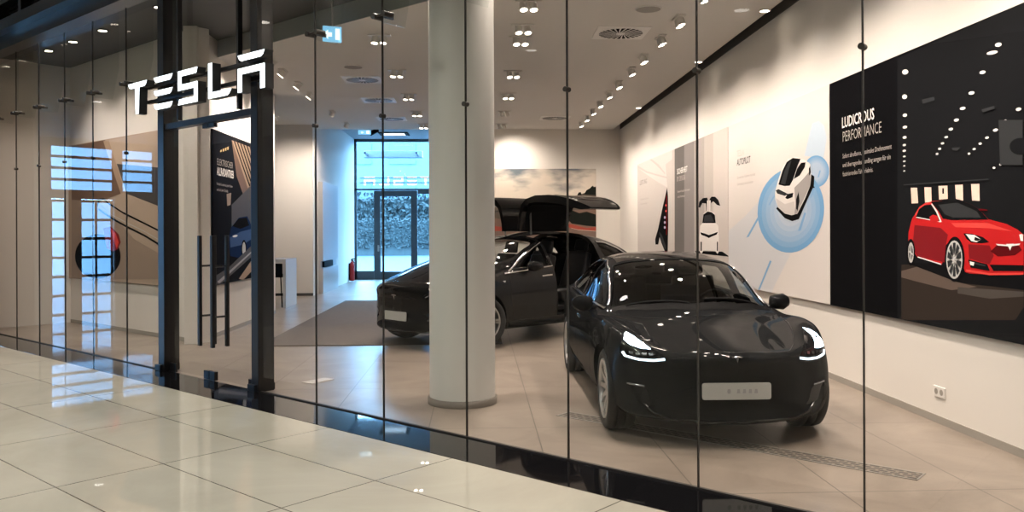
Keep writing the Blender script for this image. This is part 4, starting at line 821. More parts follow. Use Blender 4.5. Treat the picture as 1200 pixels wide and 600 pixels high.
  ('rad7', [(2.727, 1.065), (2.722, 1.055), (2.715, 1.046), (2.704, 1.037), (2.691, 1.029), (2.675, 1.022), (2.657, 1.016), (2.637, 1.012), (2.617, 1.009), (2.595, 1.008), (2.573, 1.009), (2.552, 1.011), (2.532, 1.014), (2.513, 1.019), (2.495, 1.026), (2.481, 1.034), (2.469, 1.042), (2.46, 1.052), (2.454, 1.062), (2.452, 1.072), (2.453, 1.083), (2.457, 1.093), (2.465, 1.103), (2.476, 1.112), (2.49, 1.12), (2.507, 1.126), (2.525, 1.132), (2.545, 1.136), (2.566, 1.139), (2.588, 1.14), (2.61, 1.139), (2.631, 1.137), (2.651, 1.133), (2.669, 1.128), (2.686, 1.121), (2.7, 1.113), (2.712, 1.105), (2.72, 1.095), (2.726, 1.086), (2.728, 1.075)]),
  ('dash', [(2.825, 0.819), (2.911, 0.824), (3.074, 1.029), (3.025, 1.041)]),
  ('dash', [(3.204, 1.205), (3.244, 1.209), (3.324, 1.305), (3.285, 1.313)]),
  ('dash', [(3.416, 1.431), (3.454, 1.434), (3.505, 1.503), (3.467, 1.508)]),
  ('dash', [(1.796, 1.17), (1.848, 1.169), (2.054, 1.281), (2.003, 1.289)]),
  ('dash', [(0.861, 0.722), (0.984, 0.739), (1.433, 1.003), (1.358, 1.01)]),
  ('dash', [(1.326, -0.038), (1.402, -0.026), (1.909, 0.421), (1.84, 0.425)]),
  ('black', [(3.207, 1.49), (3.325, 1.45), (3.311, 1.34), (3.089, 1.164), (2.855, 0.962), (2.635, 0.94), (2.39, 0.981), (2.085, 1.111), (2.152, 1.144), (2.622, 1.073), (3.055, 1.211)]),
  ('white2', [(2.088, 1.384), (2.155, 1.475), (2.319, 1.633), (2.515, 1.721), (2.777, 1.723), (3.059, 1.662), (3.208, 1.604), (3.234, 1.483), (3.206, 1.351), (3.055, 1.211), (2.806, 1.03), (2.621, 1.014), (2.391, 1.041), (2.151, 1.126), (2.053, 1.237), (2.046, 1.326)]),
  ('grey', [(2.714, 1.351), (2.988, 1.44), (3.221, 1.532), (3.206, 1.351), (2.95, 1.147), (2.806, 1.035), (2.71, 1.02), (2.741, 1.154)]),
  ('g6', [(2.07, 1.251), (2.392, 1.16), (2.712, 1.183), (2.71, 1.026), (2.621, 1.017), (2.391, 1.044), (2.151, 1.129)]),
  ('black', [(2.171, 1.421), (2.318, 1.59), (2.461, 1.688), (2.666, 1.722), (2.92, 1.688), (2.819, 1.608), (2.671, 1.451), (2.565, 1.384), (2.379, 1.389)]),
  ('dgrey', [(2.252, 1.428), (2.381, 1.576), (2.514, 1.669), (2.628, 1.7), (2.536, 1.588), (2.411, 1.41)]),
  ('black', [(2.7, 1.458), (2.804, 1.579), (2.934, 1.64), (3.073, 1.634), (3.045, 1.577), (2.889, 1.49)]),
  ('dgrey', [(2.071, 1.349), (2.17, 1.362), (2.394, 1.31), (2.518, 1.281), (2.394, 1.264), (2.137, 1.304)]),
  ('black', [(2.409, 1.237), (2.487, 1.283), (2.684, 1.291), (2.653, 1.236), (2.486, 1.22)]),
  ('black', [(2.771, 1.208), (2.852, 1.294), (2.879, 1.177), (2.813, 1.063), (2.77, 1.092)]),
  ('black', [(3.167, 1.554), (3.208, 1.578), (3.22, 1.497), (3.173, 1.465)]),
  ('black', [(3.232, 1.355), (3.337, 1.328), (3.324, 1.313), (3.225, 1.334)]),
 ],
 'safe': [
  ('g1', [(0.197, 2.466), (0.961, 2.475), (0.928, 0.396), (0.161, 0.376)]),
  ('g2', [(0.961, 2.475), (1.674, 2.481), (1.642, 0.415), (0.928, 0.396)]),
  ('g3', [(1.674, 2.481), (2.354, 2.484), (2.323, 0.433), (1.642, 0.415)]),
  ('g4', [(2.354, 2.484), (2.908, 2.487), (2.879, 0.447), (2.323, 0.433)]),
  ('g5', [(2.908, 2.487), (3.898, 2.492), (3.871, 0.445), (2.879, 0.447)]),
  ('black', [(1.722, 0.466), (3.394, 0.493), (3.778, 0.422), (1.799, 0.427)]),
  ('black', [(1.965, 1.243), (2.012, 1.334), (2.25, 1.392), (2.523, 1.389), (2.578, 1.341), (2.589, 1.148), (2.491, 1.15), (2.451, 1.291), (2.22, 1.307), (2.07, 1.232)]),
  ('black', [(2.659, 1.146), (2.675, 1.36), (2.785, 1.394), (2.999, 1.385), (3.179, 1.325), (3.292, 1.226), (3.101, 1.247), (2.892, 1.314), (2.757, 1.288), (2.741, 1.144)]),
  ('white2', [(2.522, 1.343), (2.606, 1.34), (2.603, 1.132), (2.519, 1.134)]),
  ('white2', [(2.661, 1.338), (2.73, 1.335), (2.727, 1.129), (2.658, 1.131)]),
  ('white2', [(2.066, 0.913), (2.215, 0.959), (2.305, 1.123), (2.477, 1.158), (2.782, 1.151), (2.968, 1.109), (3.045, 0.951), (3.173, 0.905), (3.209, 0.721), (3.193, 0.481), (3.116, 0.45), (2.986, 0.495), (2.295, 0.487), (2.148, 0.428), (2.044, 0.454), (2.018, 0.713)]),
  ('black', [(2.215, 0.959), (2.29, 1.108), (2.547, 1.153), (2.795, 1.135), (2.981, 1.086), (3.032, 0.951)]),
  ('dgrey', [(2.303, 0.982), (2.362, 1.087), (2.754, 1.098), (2.94, 0.974)]),
  ('black', [(2.079, 0.801), (2.4, 0.778), (2.625, 0.755), (2.884, 0.779), (3.146, 0.809), (3.094, 0.765), (2.776, 0.726), (2.624, 0.702), (2.471, 0.724), (2.153, 0.754)]),
  ('dgrey', [(2.091, 0.634), (2.18, 0.635), (2.178, 0.477), (2.089, 0.475)]),
  ('dgrey', [(3.093, 0.646), (3.157, 0.647), (3.155, 0.499), (3.09, 0.497)]),
 ],
 'tail': [
  ('g6', [(0.053, 2.493), (1.94, 2.507), (3.819, 2.505), (3.815, 2.28), (3.052, 2.207), (3.209, 1.717), (2.392, 1.868), (0.931, 2.166), (0.05, 2.366)]),
  ('arc', [(0.051, 2.421), (1.192, 2.2), (2.395, 2.039), (3.213, 1.936), (3.213, 1.904), (2.349, 2.008), (1.088, 2.171), (0.05, 2.366)]),
  ('arc', [(1.452, 2.49), (2.399, 2.259), (3.048, 2.018), (2.964, 2.014), (2.216, 2.244), (1.3, 2.488)]),
  ('black', [(3.189, 1.718), (3.268, 1.537), (3.278, 0.977), (3.227, 0.403), (2.935, 0.41), (2.636, 0.573), (2.46, 0.692), (2.322, 0.534), (2.045, 0.53), (2, 0.639), (2.329, 0.888), (2.78, 1.342)]),
  ('dred', [(3.082, 1.544), (3.186, 1.587), (3.192, 0.744), (3.068, 0.743)]),
  ('dgrey', [(2.418, 0.814), (2.683, 0.742), (3.022, 0.53), (3.062, 0.437), (2.894, 0.466), (2.505, 0.693)]),
  ('lilac', [(3.053, 1.107), (3.037, 1.09), (2.994, 1.081), (2.942, 1.082), (2.9, 1.093), (2.884, 1.11), (2.9, 1.126), (2.943, 1.136), (2.995, 1.135), (3.037, 1.124)]),
  ('lilac', [(3.051, 1.003), (3.035, 0.986), (2.993, 0.977), (2.94, 0.977), (2.898, 0.988), (2.882, 1.005), (2.899, 1.021), (2.941, 1.031), (2.994, 1.031), (3.035, 1.02)]),
  ('lilac', [(3.049, 0.899), (3.033, 0.883), (2.991, 0.872), (2.938, 0.873), (2.896, 0.883), (2.88, 0.9), (2.897, 0.917), (2.939, 0.927), (2.992, 0.926), (3.034, 0.916)]),
  ('redhi', [(3.139, 1.237), (3.127, 1.223), (3.095, 1.215), (3.057, 1.216), (3.025, 1.226), (3.013, 1.24), (3.026, 1.253), (3.057, 1.261), (3.096, 1.26), (3.127, 1.251)]),
  ('redhi', [(3.141, 1.354), (3.129, 1.341), (3.097, 1.333), (3.059, 1.334), (3.027, 1.344), (3.016, 1.358), (3.028, 1.372), (3.059, 1.379), (3.098, 1.378), (3.129, 1.368)]),
 ],
 'road': [
  ('hill', [(-0.458, 0.893), (0.073, 0.871), (0.319, 0.993), (0.81, 0.951), (1.138, 1.073), (2.084, 1.226), (2.414, 1.274), (2.661, 1.356), (2.848, 1.52), (2.922, 1.479), (2.918, 0.534), (-0.459, 0.505)]),
  ('hill2', [(-0.458, 0.689), (0.072, 0.667), (0.563, 0.583), (1.424, 0.58), (1.918, 0.743), (2.247, 0.865), (2.919, 0.883), (2.917, 0.37), (-0.46, 0.383)]),
  ('redroad', [(-0.459, 0.464), (0.071, 0.442), (0.582, 0.379), (0.582, 0.297), (0.071, 0.291), (-0.46, 0.301)]),
  ('redroad', [(1.978, 0.496), (2.246, 0.475), (2.657, 0.371), (2.918, 0.403), (2.917, 0.288), (2.41, 0.331), (1.978, 0.435)]),
  ('road', [(-0.46, 0.293), (0.582, 0.305), (1.423, 0.375), (1.978, 0.435), (2.41, 0.322), (2.917, 0.279), (2.916, -0), (-0.461, 0.015)]),
  ('tree', [(2.579, 1.295), (2.662, 1.418), (2.744, 1.459), (2.827, 1.541), (2.848, 1.479), (2.922, 1.52), (2.921, 1.273)]),
  ('tree', [(2.397, 1.275), (2.435, 1.348), (2.497, 1.365), (2.529, 1.274)]),
  ('tree', [(2.082, 0.66), (2.144, 0.803), (2.247, 0.865), (2.453, 0.782), (2.659, 0.822), (2.919, 0.739), (2.918, 0.411), (2.658, 0.432), (2.246, 0.495)]),
 ],
 'leftB': [
  ('brown2', [(0.152, 2.426), (1.563, 2.437), (1.796, 2.181), (2.172, 1.488), (1.313, 1.377), (0.142, 1.408)]),
  ('tan', [(1.499, 2.421), (1.721, 2.418), (2.321, 1.516), (2.172, 1.488)]),
  ('tan2', [(1.721, 2.418), (3.548, 2.437), (3.54, 1.412), (2.336, 1.516)]),
  ('dkgrey3', [(2.025, 1.998), (3.641, 1.844), (3.636, 1.222), (2.394, 1.481)]),
  ('brown3', [(0.142, 1.445), (1.313, 1.377), (1.787, 1.16), (2.677, 0.721), (3.63, 0.474), (3.627, 0.1), (0.128, -0.02)]),
  ('black', [(2.162, 0.437), (2.145, 0.364), (2.095, 0.292), (2.014, 0.225), (1.904, 0.165), (1.769, 0.113), (1.613, 0.073), (1.441, 0.045), (1.259, 0.032), (1.075, 0.033), (0.895, 0.05), (0.726, 0.081), (0.577, 0.126), (0.453, 0.184), (0.36, 0.252), (0.303, 0.327), (0.284, 0.406), (0.305, 0.486), (0.363, 0.563), (0.457, 0.634), (0.582, 0.696), (0.733, 0.746), (0.902, 0.783), (1.082, 0.805), (1.267, 0.813), (1.448, 0.805), (1.619, 0.783), (1.775, 0.748), (1.909, 0.701), (2.018, 0.644), (2.098, 0.58), (2.146, 0.51)]),
  ('red2', [(1.485, 0.909), (1.785, 0.941), (2.09, 0.805), (2.164, 0.671), (2.05, 0.553), (1.859, 0.517), (1.625, 0.565)]),
  ('redhi', [(1.785, 0.907), (1.977, 0.822), (2.089, 0.671), (2.012, 0.569), (1.861, 0.737)]),
  ('black', [(1.247, 1.327), (1.313, 1.412), (1.49, 1.441), (1.672, 1.361), (2.244, 1.186), (2.892, 1.028), (3.633, 0.848), (3.646, 0.817), (2.906, 0.996), (2.258, 1.152), (1.687, 1.326), (1.506, 1.407), (1.329, 1.377), (1.263, 1.291)]),
  ('black', [(1.295, 1.266), (1.787, 1.109), (2.39, 0.951), (3.029, 0.802), (3.631, 0.63), (3.644, 0.593), (3.043, 0.763), (2.404, 0.912), (1.802, 1.068), (1.311, 1.224)]),
  ('silver', [(1.352, 1.289), (1.787, 1.154), (2.39, 1.004), (3.03, 0.856), (3.632, 0.692), (3.645, 0.68), (3.044, 0.844), (2.405, 0.991), (1.802, 1.14), (1.368, 1.275)]),
 ],
 'elec': [
  ('brown2', [(0.985, 2.378), (2.272, 2.374), (2.262, 1.698), (1.65, 1.504), (1.274, 1.788)]),
  ('tan', [(1.017, 2.372), (1.099, 2.372), (2.053, 1.655), (1.959, 1.62)]),
  ('tan', [(1.198, 2.373), (1.282, 2.372), (2.129, 1.742), (2.035, 1.706)]),
  ('tan', [(1.383, 2.373), (1.469, 2.373), (2.206, 1.829), (2.111, 1.792)]),
  ('tan', [(1.574, 2.374), (1.662, 2.373), (2.284, 1.918), (2.188, 1.88)]),
  ('tan', [(1.769, 2.374), (1.86, 2.373), (2.363, 2.007), (2.266, 1.968)]),
  ('tan', [(1.97, 2.375), (2.063, 2.374), (2.443, 2.097), (2.345, 2.058)]),
  ('tan', [(2.176, 2.375), (2.272, 2.374), (2.524, 2.188), (2.424, 2.148)]),
  ('black', [(1.115, 2.373), (1.165, 2.372), (2.109, 1.679), (2.053, 1.66)]),
  ('black', [(1.299, 2.374), (1.349, 2.372), (2.186, 1.766), (2.129, 1.747)]),
  ('black', [(1.487, 2.374), (1.539, 2.372), (2.264, 1.854), (2.206, 1.835)]),
  ('black', [(1.68, 2.375), (1.733, 2.373), (2.343, 1.943), (2.285, 1.923)]),
  ('black', [(1.878, 2.375), (1.933, 2.373), (2.422, 2.032), (2.363, 2.012)]),
  ('black', [(2.082, 2.376), (2.138, 2.374), (2.503, 2.123), (2.443, 2.102)]),
  ('black', [(2.291, 2.376), (2.349, 2.374), (2.584, 2.215), (2.524, 2.194)]),
  ('dkgrey3', [(0.97, 1.292), (1.65, 1.514), (2.262, 1.698), (2.247, 0.711), (0.961, 0.627)]),
  ('navy', [(0.803, 0.723), (0.933, 0.912), (1.382, 1.085), (1.915, 1.12), (2.156, 0.969), (2.229, 0.763), (2.187, 0.504), (1.633, 0.367), (0.879, 0.439)]),
  ('black', [(0.998, 0.936), (1.382, 1.071), (1.878, 1.094), (2.042, 0.958), (1.466, 0.89)]),
  ('blue3', [(0.867, 0.746), (1.465, 0.84), (2.154, 0.892), (2.19, 0.711), (1.637, 0.616), (0.896, 0.58)]),
  ('white', [(1.307, 0.776), (1.294, 0.765), (1.244, 0.756), (1.172, 0.749), (1.098, 0.748), (1.04, 0.752), (1.014, 0.76), (1.027, 0.771), (1.075, 0.781), (1.146, 0.787), (1.221, 0.789), (1.281, 0.785)]),
  ('black', [(1.851, 0.537), (1.838, 0.475), (1.802, 0.424), (1.749, 0.391), (1.687, 0.38), (1.626, 0.394), (1.575, 0.43), (1.541, 0.483), (1.53, 0.544), (1.543, 0.604), (1.578, 0.655), (1.63, 0.689), (1.691, 0.7), (1.753, 0.688), (1.805, 0.652), (1.84, 0.599)]),
  ('silver', [(1.797, 0.538), (1.785, 0.486), (1.755, 0.445), (1.711, 0.423), (1.664, 0.424), (1.621, 0.448), (1.593, 0.491), (1.583, 0.543), (1.594, 0.594), (1.624, 0.635), (1.667, 0.658), (1.715, 0.657), (1.758, 0.633), (1.787, 0.591)]),
  ('dkgrey3', [(-0.116, 0.117), (0.797, 0.253), (2.246, 0.607), (2.243, 0.399), (0.337, 0), (-0.118, -0.015)]),
  ('grey', [(0.192, 0.054), (0.956, 0.223), (2.244, 0.503), (2.244, 0.472), (0.987, 0.183), (0.278, 0.013)]),
  ('tan', [(1.368, 0.033), (2.242, 0.347), (2.239, 0.14), (1.628, -0.006)]),
  ('gold', [(0.365, 2.146), (0.454, 2.164), (0.424, 2.125), (0.35, 2.113)]),
  ('gold', [(0.484, 2.176), (0.575, 2.195), (0.559, 2.147), (0.484, 2.135)]),
  ('gold', [(0.606, 2.202), (0.698, 2.226), (0.682, 2.173), (0.62, 2.162)]),
  ('gold', [(0.729, 2.233), (0.808, 2.251), (0.807, 2.199), (0.729, 2.187)]),
  ('brown3', [(0.688, 1.46), (0.941, 1.491), (0.906, 1.29), (0.717, 1.265)]),
 ],
}
# ================================================================ light levels
SPOT_W = 215.0
MALL_W = 64.0
SKY_S = 26.0
EXPO = 0.42
# ================================================================ room materials
def floor_mat(name, c1, c2, joint, bw, bh, off, mortar, rough, nscale, spec=.5, bump=0.0):
    m, nt, b = _bsdf(name)
    tc = nt.nodes.new('ShaderNodeTexCoord'); mp = nt.nodes.new('ShaderNodeMapping')
    mp.inputs['Location'].default_value = off
    nt.links.new(tc.outputs['Object'], mp.inputs['Vector'])
    br = nt.nodes.new('ShaderNodeTexBrick'); br.offset = 0; br.inputs['Scale'].default_value = 1
    br.inputs['Brick Width'].default_value = bw; br.inputs['Row Height'].default_value = bh
    br.inputs['Mortar Size'].default_value = mortar; br.inputs['Mortar Smooth'].default_value = 0
    br.inputs['Bias'].default_value = 0
    nt.links.new(mp.outputs[0], br.inputs['Vector'])
    n1 = nt.nodes.new('ShaderNodeTexNoise'); n1.inputs['Scale'].default_value = nscale; n1.inputs['Detail'].default_value = 8; n1.inputs['Roughness'].default_value = .62; n1.inputs['Distortion'].default_value = 1.2
    nt.links.new(tc.outputs['Object'], n1.inputs['Vector'])
    r = nt.nodes.new('ShaderNodeValToRGB'); r.color_ramp.elements[0].position = .33; r.color_ramp.elements[1].position = .68
    r.color_ramp.elements[0].color = (*c1, 1); r.color_ramp.elements[1].color = (*c2, 1)
    nt.links.new(n1.outputs['Fac'], r.inputs[0])
    mx = nt.nodes.new('ShaderNodeMix'); mx.data_type = 'RGBA'; mx.inputs[7].default_value = (*joint, 1)
    nt.links.new(r.outputs[0], mx.inputs[6]); nt.links.new(br.outputs['Fac'], mx.inputs[0]); nt.links.new(mx.outputs[2], b.inputs['Base Color'])
    b.inputs['Roughness'].default_value = rough; b.inputs['Specular IOR Level'].default_value = spec
    return m

M_WALL = mat('warm_white_wall_paint', (.70, .67, .63), .75)
M_WALLIN = mat('grey_bulkhead_paint', (.30, .32, .31), .8)
M_CEIL = mat('grey_white_ceiling_paint', (.74, .72, .69), .85)
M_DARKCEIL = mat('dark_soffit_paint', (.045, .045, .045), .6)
M_SKIRT = mat('grey_skirting', (.30, .28, .25), .5)
M_FLOOR = floor_mat('beige_stone_tiles', (.180, .149, .122), (.285, .240, .200), (.085, .072, .06), .9, 1.84, (1.32 + 9, .35, 0), .0045, .30, 1.1)
M_MALL = floor_mat('polished_cream_tiles', (.44, .425, .36), (.54, .525, .45), (.13, .12, .10), 1.4735, .72, (.70 + 1.4735 * 30, .50 + .72 * 40, 0), .005, .018, .55, 1.0)
M_GRANITE = mat('polished_black_granite', (.006, .006, .007), .04, 0, .6)
M_COLUMN = mat('grey_white_column_paint', (.70, .70, .675), .45)
M_BLACKMETAL = mat('black_powder_coated_metal', (.008, .008, .009), .3)
M_DARKMETAL = mat('dark_bronze_joint', (.03, .025, .02), .4)
M_GREYFRAME = mat('grey_aluminium_frame', (.07, .08, .09), .4, .3)
M_SHOPGLASS = glass_mat('clear_shop_glass', (.965, .97, .962), .9)
M_SOLAR = glass_mat('grey_solar_glass', (.50, .53, .56), 1.0)
M_FINGLASS = glass_mat('glass_fin', (.94, .955, .95), 1.2)
M_SEALANT = mat('dark_silicone_joint', (.02, .018, .016), .5)
M_LAMPON = mat('lit_warm_lamp', (1, .9, .8), .4, emit=(1, .86, .70), es=14)
M_WHITEPLASTIC = mat('white_plastic', (.72, .70, .67), .45)
M_VENT = mat('bright_white_vent', (.90, .89, .87), .45)
M_ALU = mat('brushed_aluminium', (.45, .44, .42), .35, .8)
M_LETTER = mat('lit_white_letter_face', (.9, .95, 1), .3, emit=(.86, .95, 1.0), es=1.25)
M_LETTERSIDE = mat('dark_letter_side', (.05, .055, .06), .35, .3)
M_MALLWALL = mat('mall_grey_wall', (.16, .155, .15), .6)
M_MALLPIER = mat('mall_beige_pilaster', (.42, .30, .24), .6)
M_MALLCEIL = mat('mall_grey_ceiling', (.34, .34, .34), .8)

def struct(name, mb, m, parent=None, loc=None, rz=None, bevel=0.0):
    o = mb.build(name, m, parent, loc, rz, bevel)
    if parent is None: o['kind'] = 'structure'
    return o
def slab(pts, z0, z1):
    b = MB(); b.prism([(p[0], p[1]) for p in pts], z0, z1, lambda u, v, h: (u, v, h)); return b
def boxs(*a): return MB().box(*a)
def fbox(b, u0, u1, n0, n1, z0, z1):
    vs = [F(u, n, z) for z in (z0, z1) for (u, n) in ((u0, n0), (u1, n0), (u1, n1), (u0, n1))]
    return b.add(vs, [(0, 3, 2, 1), (4, 5, 6, 7), (0, 1, 5, 4), (1, 2, 6, 5), (2, 3, 7, 6), (3, 0, 4, 7)])

# ---------------------------------------------------------------- floors
struct('floor', slab([F(-14, .02), F(4.75, .02), (4.3, 3.0), (4.3, 29.5), (-14, 29.5)], -.2, 0), M_FLOOR)
o = MB().box(-32, 12, -13, -.5, -.2, 0).build('floor_mall', M_MALL, None, FA, FRZ); o['kind'] = 'structure'
o = MB().box(-32, 12, -.5, .02, -.2, .002).build('floor_threshold', M_GRANITE, None, FA, FRZ); o['kind'] = 'structure'

# ---------------------------------------------------------------- showroom shell
struct('wall_right', boxs(3.93, 4.15, 2.4, 23.1, 0, 5.1), M_WALL)
struct('baseboard_right', boxs(3.918, 3.93, 2.8, 22.85, 0, .065), M_SKIRT)
struct('wall_back', boxs(-1.0, 3.93, 22.85, 23.1, 0, 5.1), M_WALL)
struct('baseboard_back', boxs(-1.0, 3.918, 22.838, 22.85, 0, .065), M_SKIRT)
struct('wall_corridor', boxs(-1.0, -.8, 23.1, 29.3, 0, 5.1), M_WALL)
struct('wall_left', boxs(-4.35, -4.15, 12.53, 17.26, 0, 4.75), M_WALL)
struct('baseboard_left', boxs(-4.15, -4.138, 12.6, 17.26, 0, .065), M_SKIRT)
b = MB(); fbox(b, -12.72, -8.06, 1.49, 1.69, 0, 4.75); struct('wall_front', b, M_WALL)
b = MB(); fbox(b, -12.69, -8.07, 1.478, 1.49, 0, .065); struct('baseboard_front', b, M_SKIRT)
b = MB(); fbox(b, -12.9, -12.7, .0, 1.7, 0, 4.75); struct('wall_side', b, M_WALL)
struct('wall_niche', boxs(-9.2, -4.3, 21.95, 22.15, 0, 5.1), M_WALL)
struct('baseboard_niche', boxs(-9.0, -4.3, 21.938, 21.95, 0, .07), mat('dark_skirting', (.06, .055, .05), .5))
struct('wall_niche_end', boxs(-9.2, -9.0, 14, 22.0, 0, 5.1), M_WALL)
struct('wall_entry', boxs(-4.5, -4.3, 22.15, 29.4, 0, 5.1), M_WALL)
struct('ceiling', slab([F(-14, 2.19), F(2.158, 2.19), (3.73, 22.87), (-9.2, 22.87), (-9.2, 17)], 4.46, 4.60), M_CEIL)
struct('ceiling_entry', boxs(-4.5, -.8, 22.87, 29.5, 4.90, 5.05), mat('entry_ceiling_paint', (.30, .31, .32), .8))
struct('ceiling_step', boxs(-4.5, -.8, 22.87, 22.92, 4.46, 4.95), M_CEIL)
b = MB(); fbox(b, -14, 4.6, .0, 2.17, 4.72, 4.86); struct('ceiling_soffit', b, M_DARKCEIL)
b = MB(); fbox(b, -14, 2.44, 2.17, 2.19, 4.46, 5.0); struct('trim_bulkhead', b, M_WALLIN)
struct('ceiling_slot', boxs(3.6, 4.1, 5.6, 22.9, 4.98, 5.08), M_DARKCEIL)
M_SLOTSHADE = mat('slot_shade_paint', (.07, .062, .055), .7)  # shade inside the unlit slot, put into the colour
struct('trim_slot', boxs(3.71, 3.73, 6.1, 22.87, 4.462, 5.0), M_SLOTSHADE)
struct('trim_slot_shade', boxs(3.922, 3.93, 5.9, 22.85, 4.46, 4.98), M_SLOTSHADE)  # added dark panel: painted shade over the wall above the ceiling

# column
b = MB(); b.lathe([(.317, .085), (.317, 4.80)], 72, 'z'); b.lathe([(.317, .085), (.317, .0)], 72, 'z')
col = b.build('column', M_COLUMN, None, (-.155, 8.10, 0)); col['kind'] = 'structure'
b = MB(); b.lathe([(.335, .0), (.335, .062), (.318, .066)], 72, 'z'); b.build('column_plinth', mat('brown_grey_plinth', (.15, .13, .11), .5), col)

# ---------------------------------------------------------------- shop front glass
def pane(k, u0, u1, z0=.0, z1=4.72):
    b = MB(); b.box(u0 + .004, u1 - .004, 0, .014, z0 + .004, z1)
    o = b.build('window_%d' % k, M_SHOPGLASS, None, FA, FRZ); o['kind'] = 'structure'; return o
JL = [-12.7, -11.9, -10.95, -10.01, -9.04, -8.09, -7.08, -6.17]; JR = [-4.0, -3.05, -2.06, -1.04, -.02, 1.02, 2.05, 3.08, 4.45]
k = 1
for js in (JL, JR):
    for a, c in zip(js, js[1:]):
        w = pane(k, a, c); k += 1
        if c in (-6.17, 4.45): continue
        b = MB(); b.box(c - .0035, c + .0035, -.002, .016, 0, 4.72); b.build('joint_seal', M_SEALANT, w)
        b = MB(); b.v = []; fin = [(.02, 3.50), (.27, 3.50), (.36, 3.95), (.36, 4.72), (.02, 4.72)]
        b.prism(fin, c - .006, c + .006, lambda u, v, h: (h, u, v)); b.build('glass_fin', M_FINGLASS, w)
        b = MB()
        b.tube((c - .075, -.02, 3.56), (c + .075, -.02, 3.56), .010, 8)
        for s in (-1, 1): b.tube((c + s * .07, -.045, 3.56), (c + s * .07, .06, 3.56), .026, 14)
        b.box(c - .012, c + .012, .012, .13, 3.545, 3.575); b.build('glass_clamp', M_DARKMETAL, w)
        b = MB(); b.tube((c, -.022, 2.675), (c, .03, 2.675), .019, 14); b.build('joint_bolt', M_DARKMETAL, w)
b = MB(); b.box(-12.7, -6.17, -.006, .020, 0, .012); b.build('trim_sill', M_SEALANT, None, FA, FRZ)['kind'] = 'structure'
b = MB(); b.box(-4.0, 4.45, -.006, .020, 0, .012); b.build('trim_sill_long', M_SEALANT, None, FA, FRZ)['kind'] = 'structure'

# entrance portal with two glass leaves
door = empty('door_1', FA, FRZ, kind='structure')
for u0, u1, nm in ((-6.17, -6.02, 'door_post'), (-4.13, -4.0, 'door_post')):
    b = MB(); b.box(u0, u1, -.03, .16, 0, 4.8); b.build(nm, M_BLACKMETAL, door, bevel=.006)
    b = MB(); b.box(u0 - .035, u0 + .10, -.06, .19, 0, .075); b.build('post_foot', M_BLACKMETAL, door, bevel=.008)
b = MB(); b.box(-6.02, -4.13, -.01, .10, 2.885, 2.955); b.build('transom', M_BLACKMETAL, door, bevel=.004)
b = MB(); b.box(-6.0, -4.15, .03, .044, 2.96, 4.72); b.build('overlight_pane', M_SHOPGLASS, door)
for u0, u1, hu in ((-6.005, -5.085, -5.155), (-5.07, -4.145, -4.88)):
    b = MB(); b.box(u0, u1, .035, .047, .02, 2.875); lf = b.build('door_leaf', M_SHOPGLASS, door)
    b = MB(); b.box(u0 if hu < -5 else u1 - .14, u0 + .14 if hu < -5 else u1, .028, .054, .0, .10); b.box(u1 - .11 if hu < -5 else u0, u1 if hu < -5 else u0 + .11, .020, .062, .005, .10); b.build('patch_fitting', M_BLACKMETAL, lf)
    b = MB(); b.box(u1 - .12 if hu < -5 else u0 + .0, u1 if hu < -5 else u0 + .12, .020, .062, 2.83, 2.88); b.build('top_fitting', M_BLACKMETAL, lf)
    for nn in (-.045, .13):
        h = MB(); h.box(hu - .024, hu + .024, nn - .018, nn + .018, .385, 1.62); h = h.build('pull_bar', M_BLACKMETAL, lf, bevel=.006)
        q = MB()
        for z in (.72, 1.28): q.tube((hu, nn, z), (hu, .041, z), .012, 10)
        q.build('bar_standoff', M_BLACKMETAL, h)

# illuminated wordmark in front of the overlight
sign = empty('illuminated_sign', F(-5.07, -.10, 2.955), FRZ, 'glowing white five-letter sign on black rails above the glass entrance doors', 'sign')
def bar(w, z): return [(0, z + .065), (w, z + .065), (w - .03, z + .02), (w - .07, z), (.07, z), (.03, z + .02)]
LET = {
 'T': [bar(.50, .315), [(.185, .315), (.305, .315), (.285, 0), (.205, 0)]],
 'E': [bar(.46, .315), bar(.46, .158), bar(.46, .0)],
 'S': [[(.44, .38), (.41, .315), (.085, .315), (.085, .225), (.44, .225), (.44, 0), (0, 0), (.03, .065), (.355, .065), (.355, .16), (0, .16), (0, .38)]],
 'L': [[(0, .38), (.085, .38), (.085, .065), (.47, .065), (.43, .02), (.39, 0), (0, 0)]],
 'A': [bar(.50, .315), [(0, .245), (.50, .245), (.50, 0), (.415, 0), (.415, .18), (.085, .18), (.085, 0), (0, 0)]],
}
def letter(ch, k=1.0, depth=.10):
    """front face (glowing) looks to local -y"""
    b = MB()
    for poly in LET[ch]:
        p = [(x * k, z * k) for x, z in poly]; n = len(p)
        b.m = 0; b.add([(x, -depth, z) for x, z in p], [tuple(range(n))])
        b.m = 1; b.add([(x, 0, z) for x, z in p] + [(x, -depth, z) for x, z in p], [(i, (i + 1) % n, n + (i + 1) % n, n + i) for i in range(n)] + [tuple(range(n - 1, -1, -1))])
    return b
for ch, u in (('T', -6.573), ('E', -5.912), ('S', -5.335), ('L', -4.675), ('A', -4.09)):
    o = letter(ch).build('letter', [M_LETTER, M_LETTERSIDE], sign, (u + 5.07, 0, 3.08 - 2.955))
for z in (3.225, 3.40):
    b = MB(); b.box(-6.30 + 5.07, -3.80 + 5.07, 0, .04, z - 2.955 - .02, z - 2.955 + .02); b.build('rail', M_BLACKMETAL, sign)
for u in (-4.33, -5.62):
    b = MB(); b.box(u + 5.07 - .02, u + 5.07 + .02, .04, .09, 0.0, 1.78); b.build('hanger_post', M_BLACKMETAL, sign)

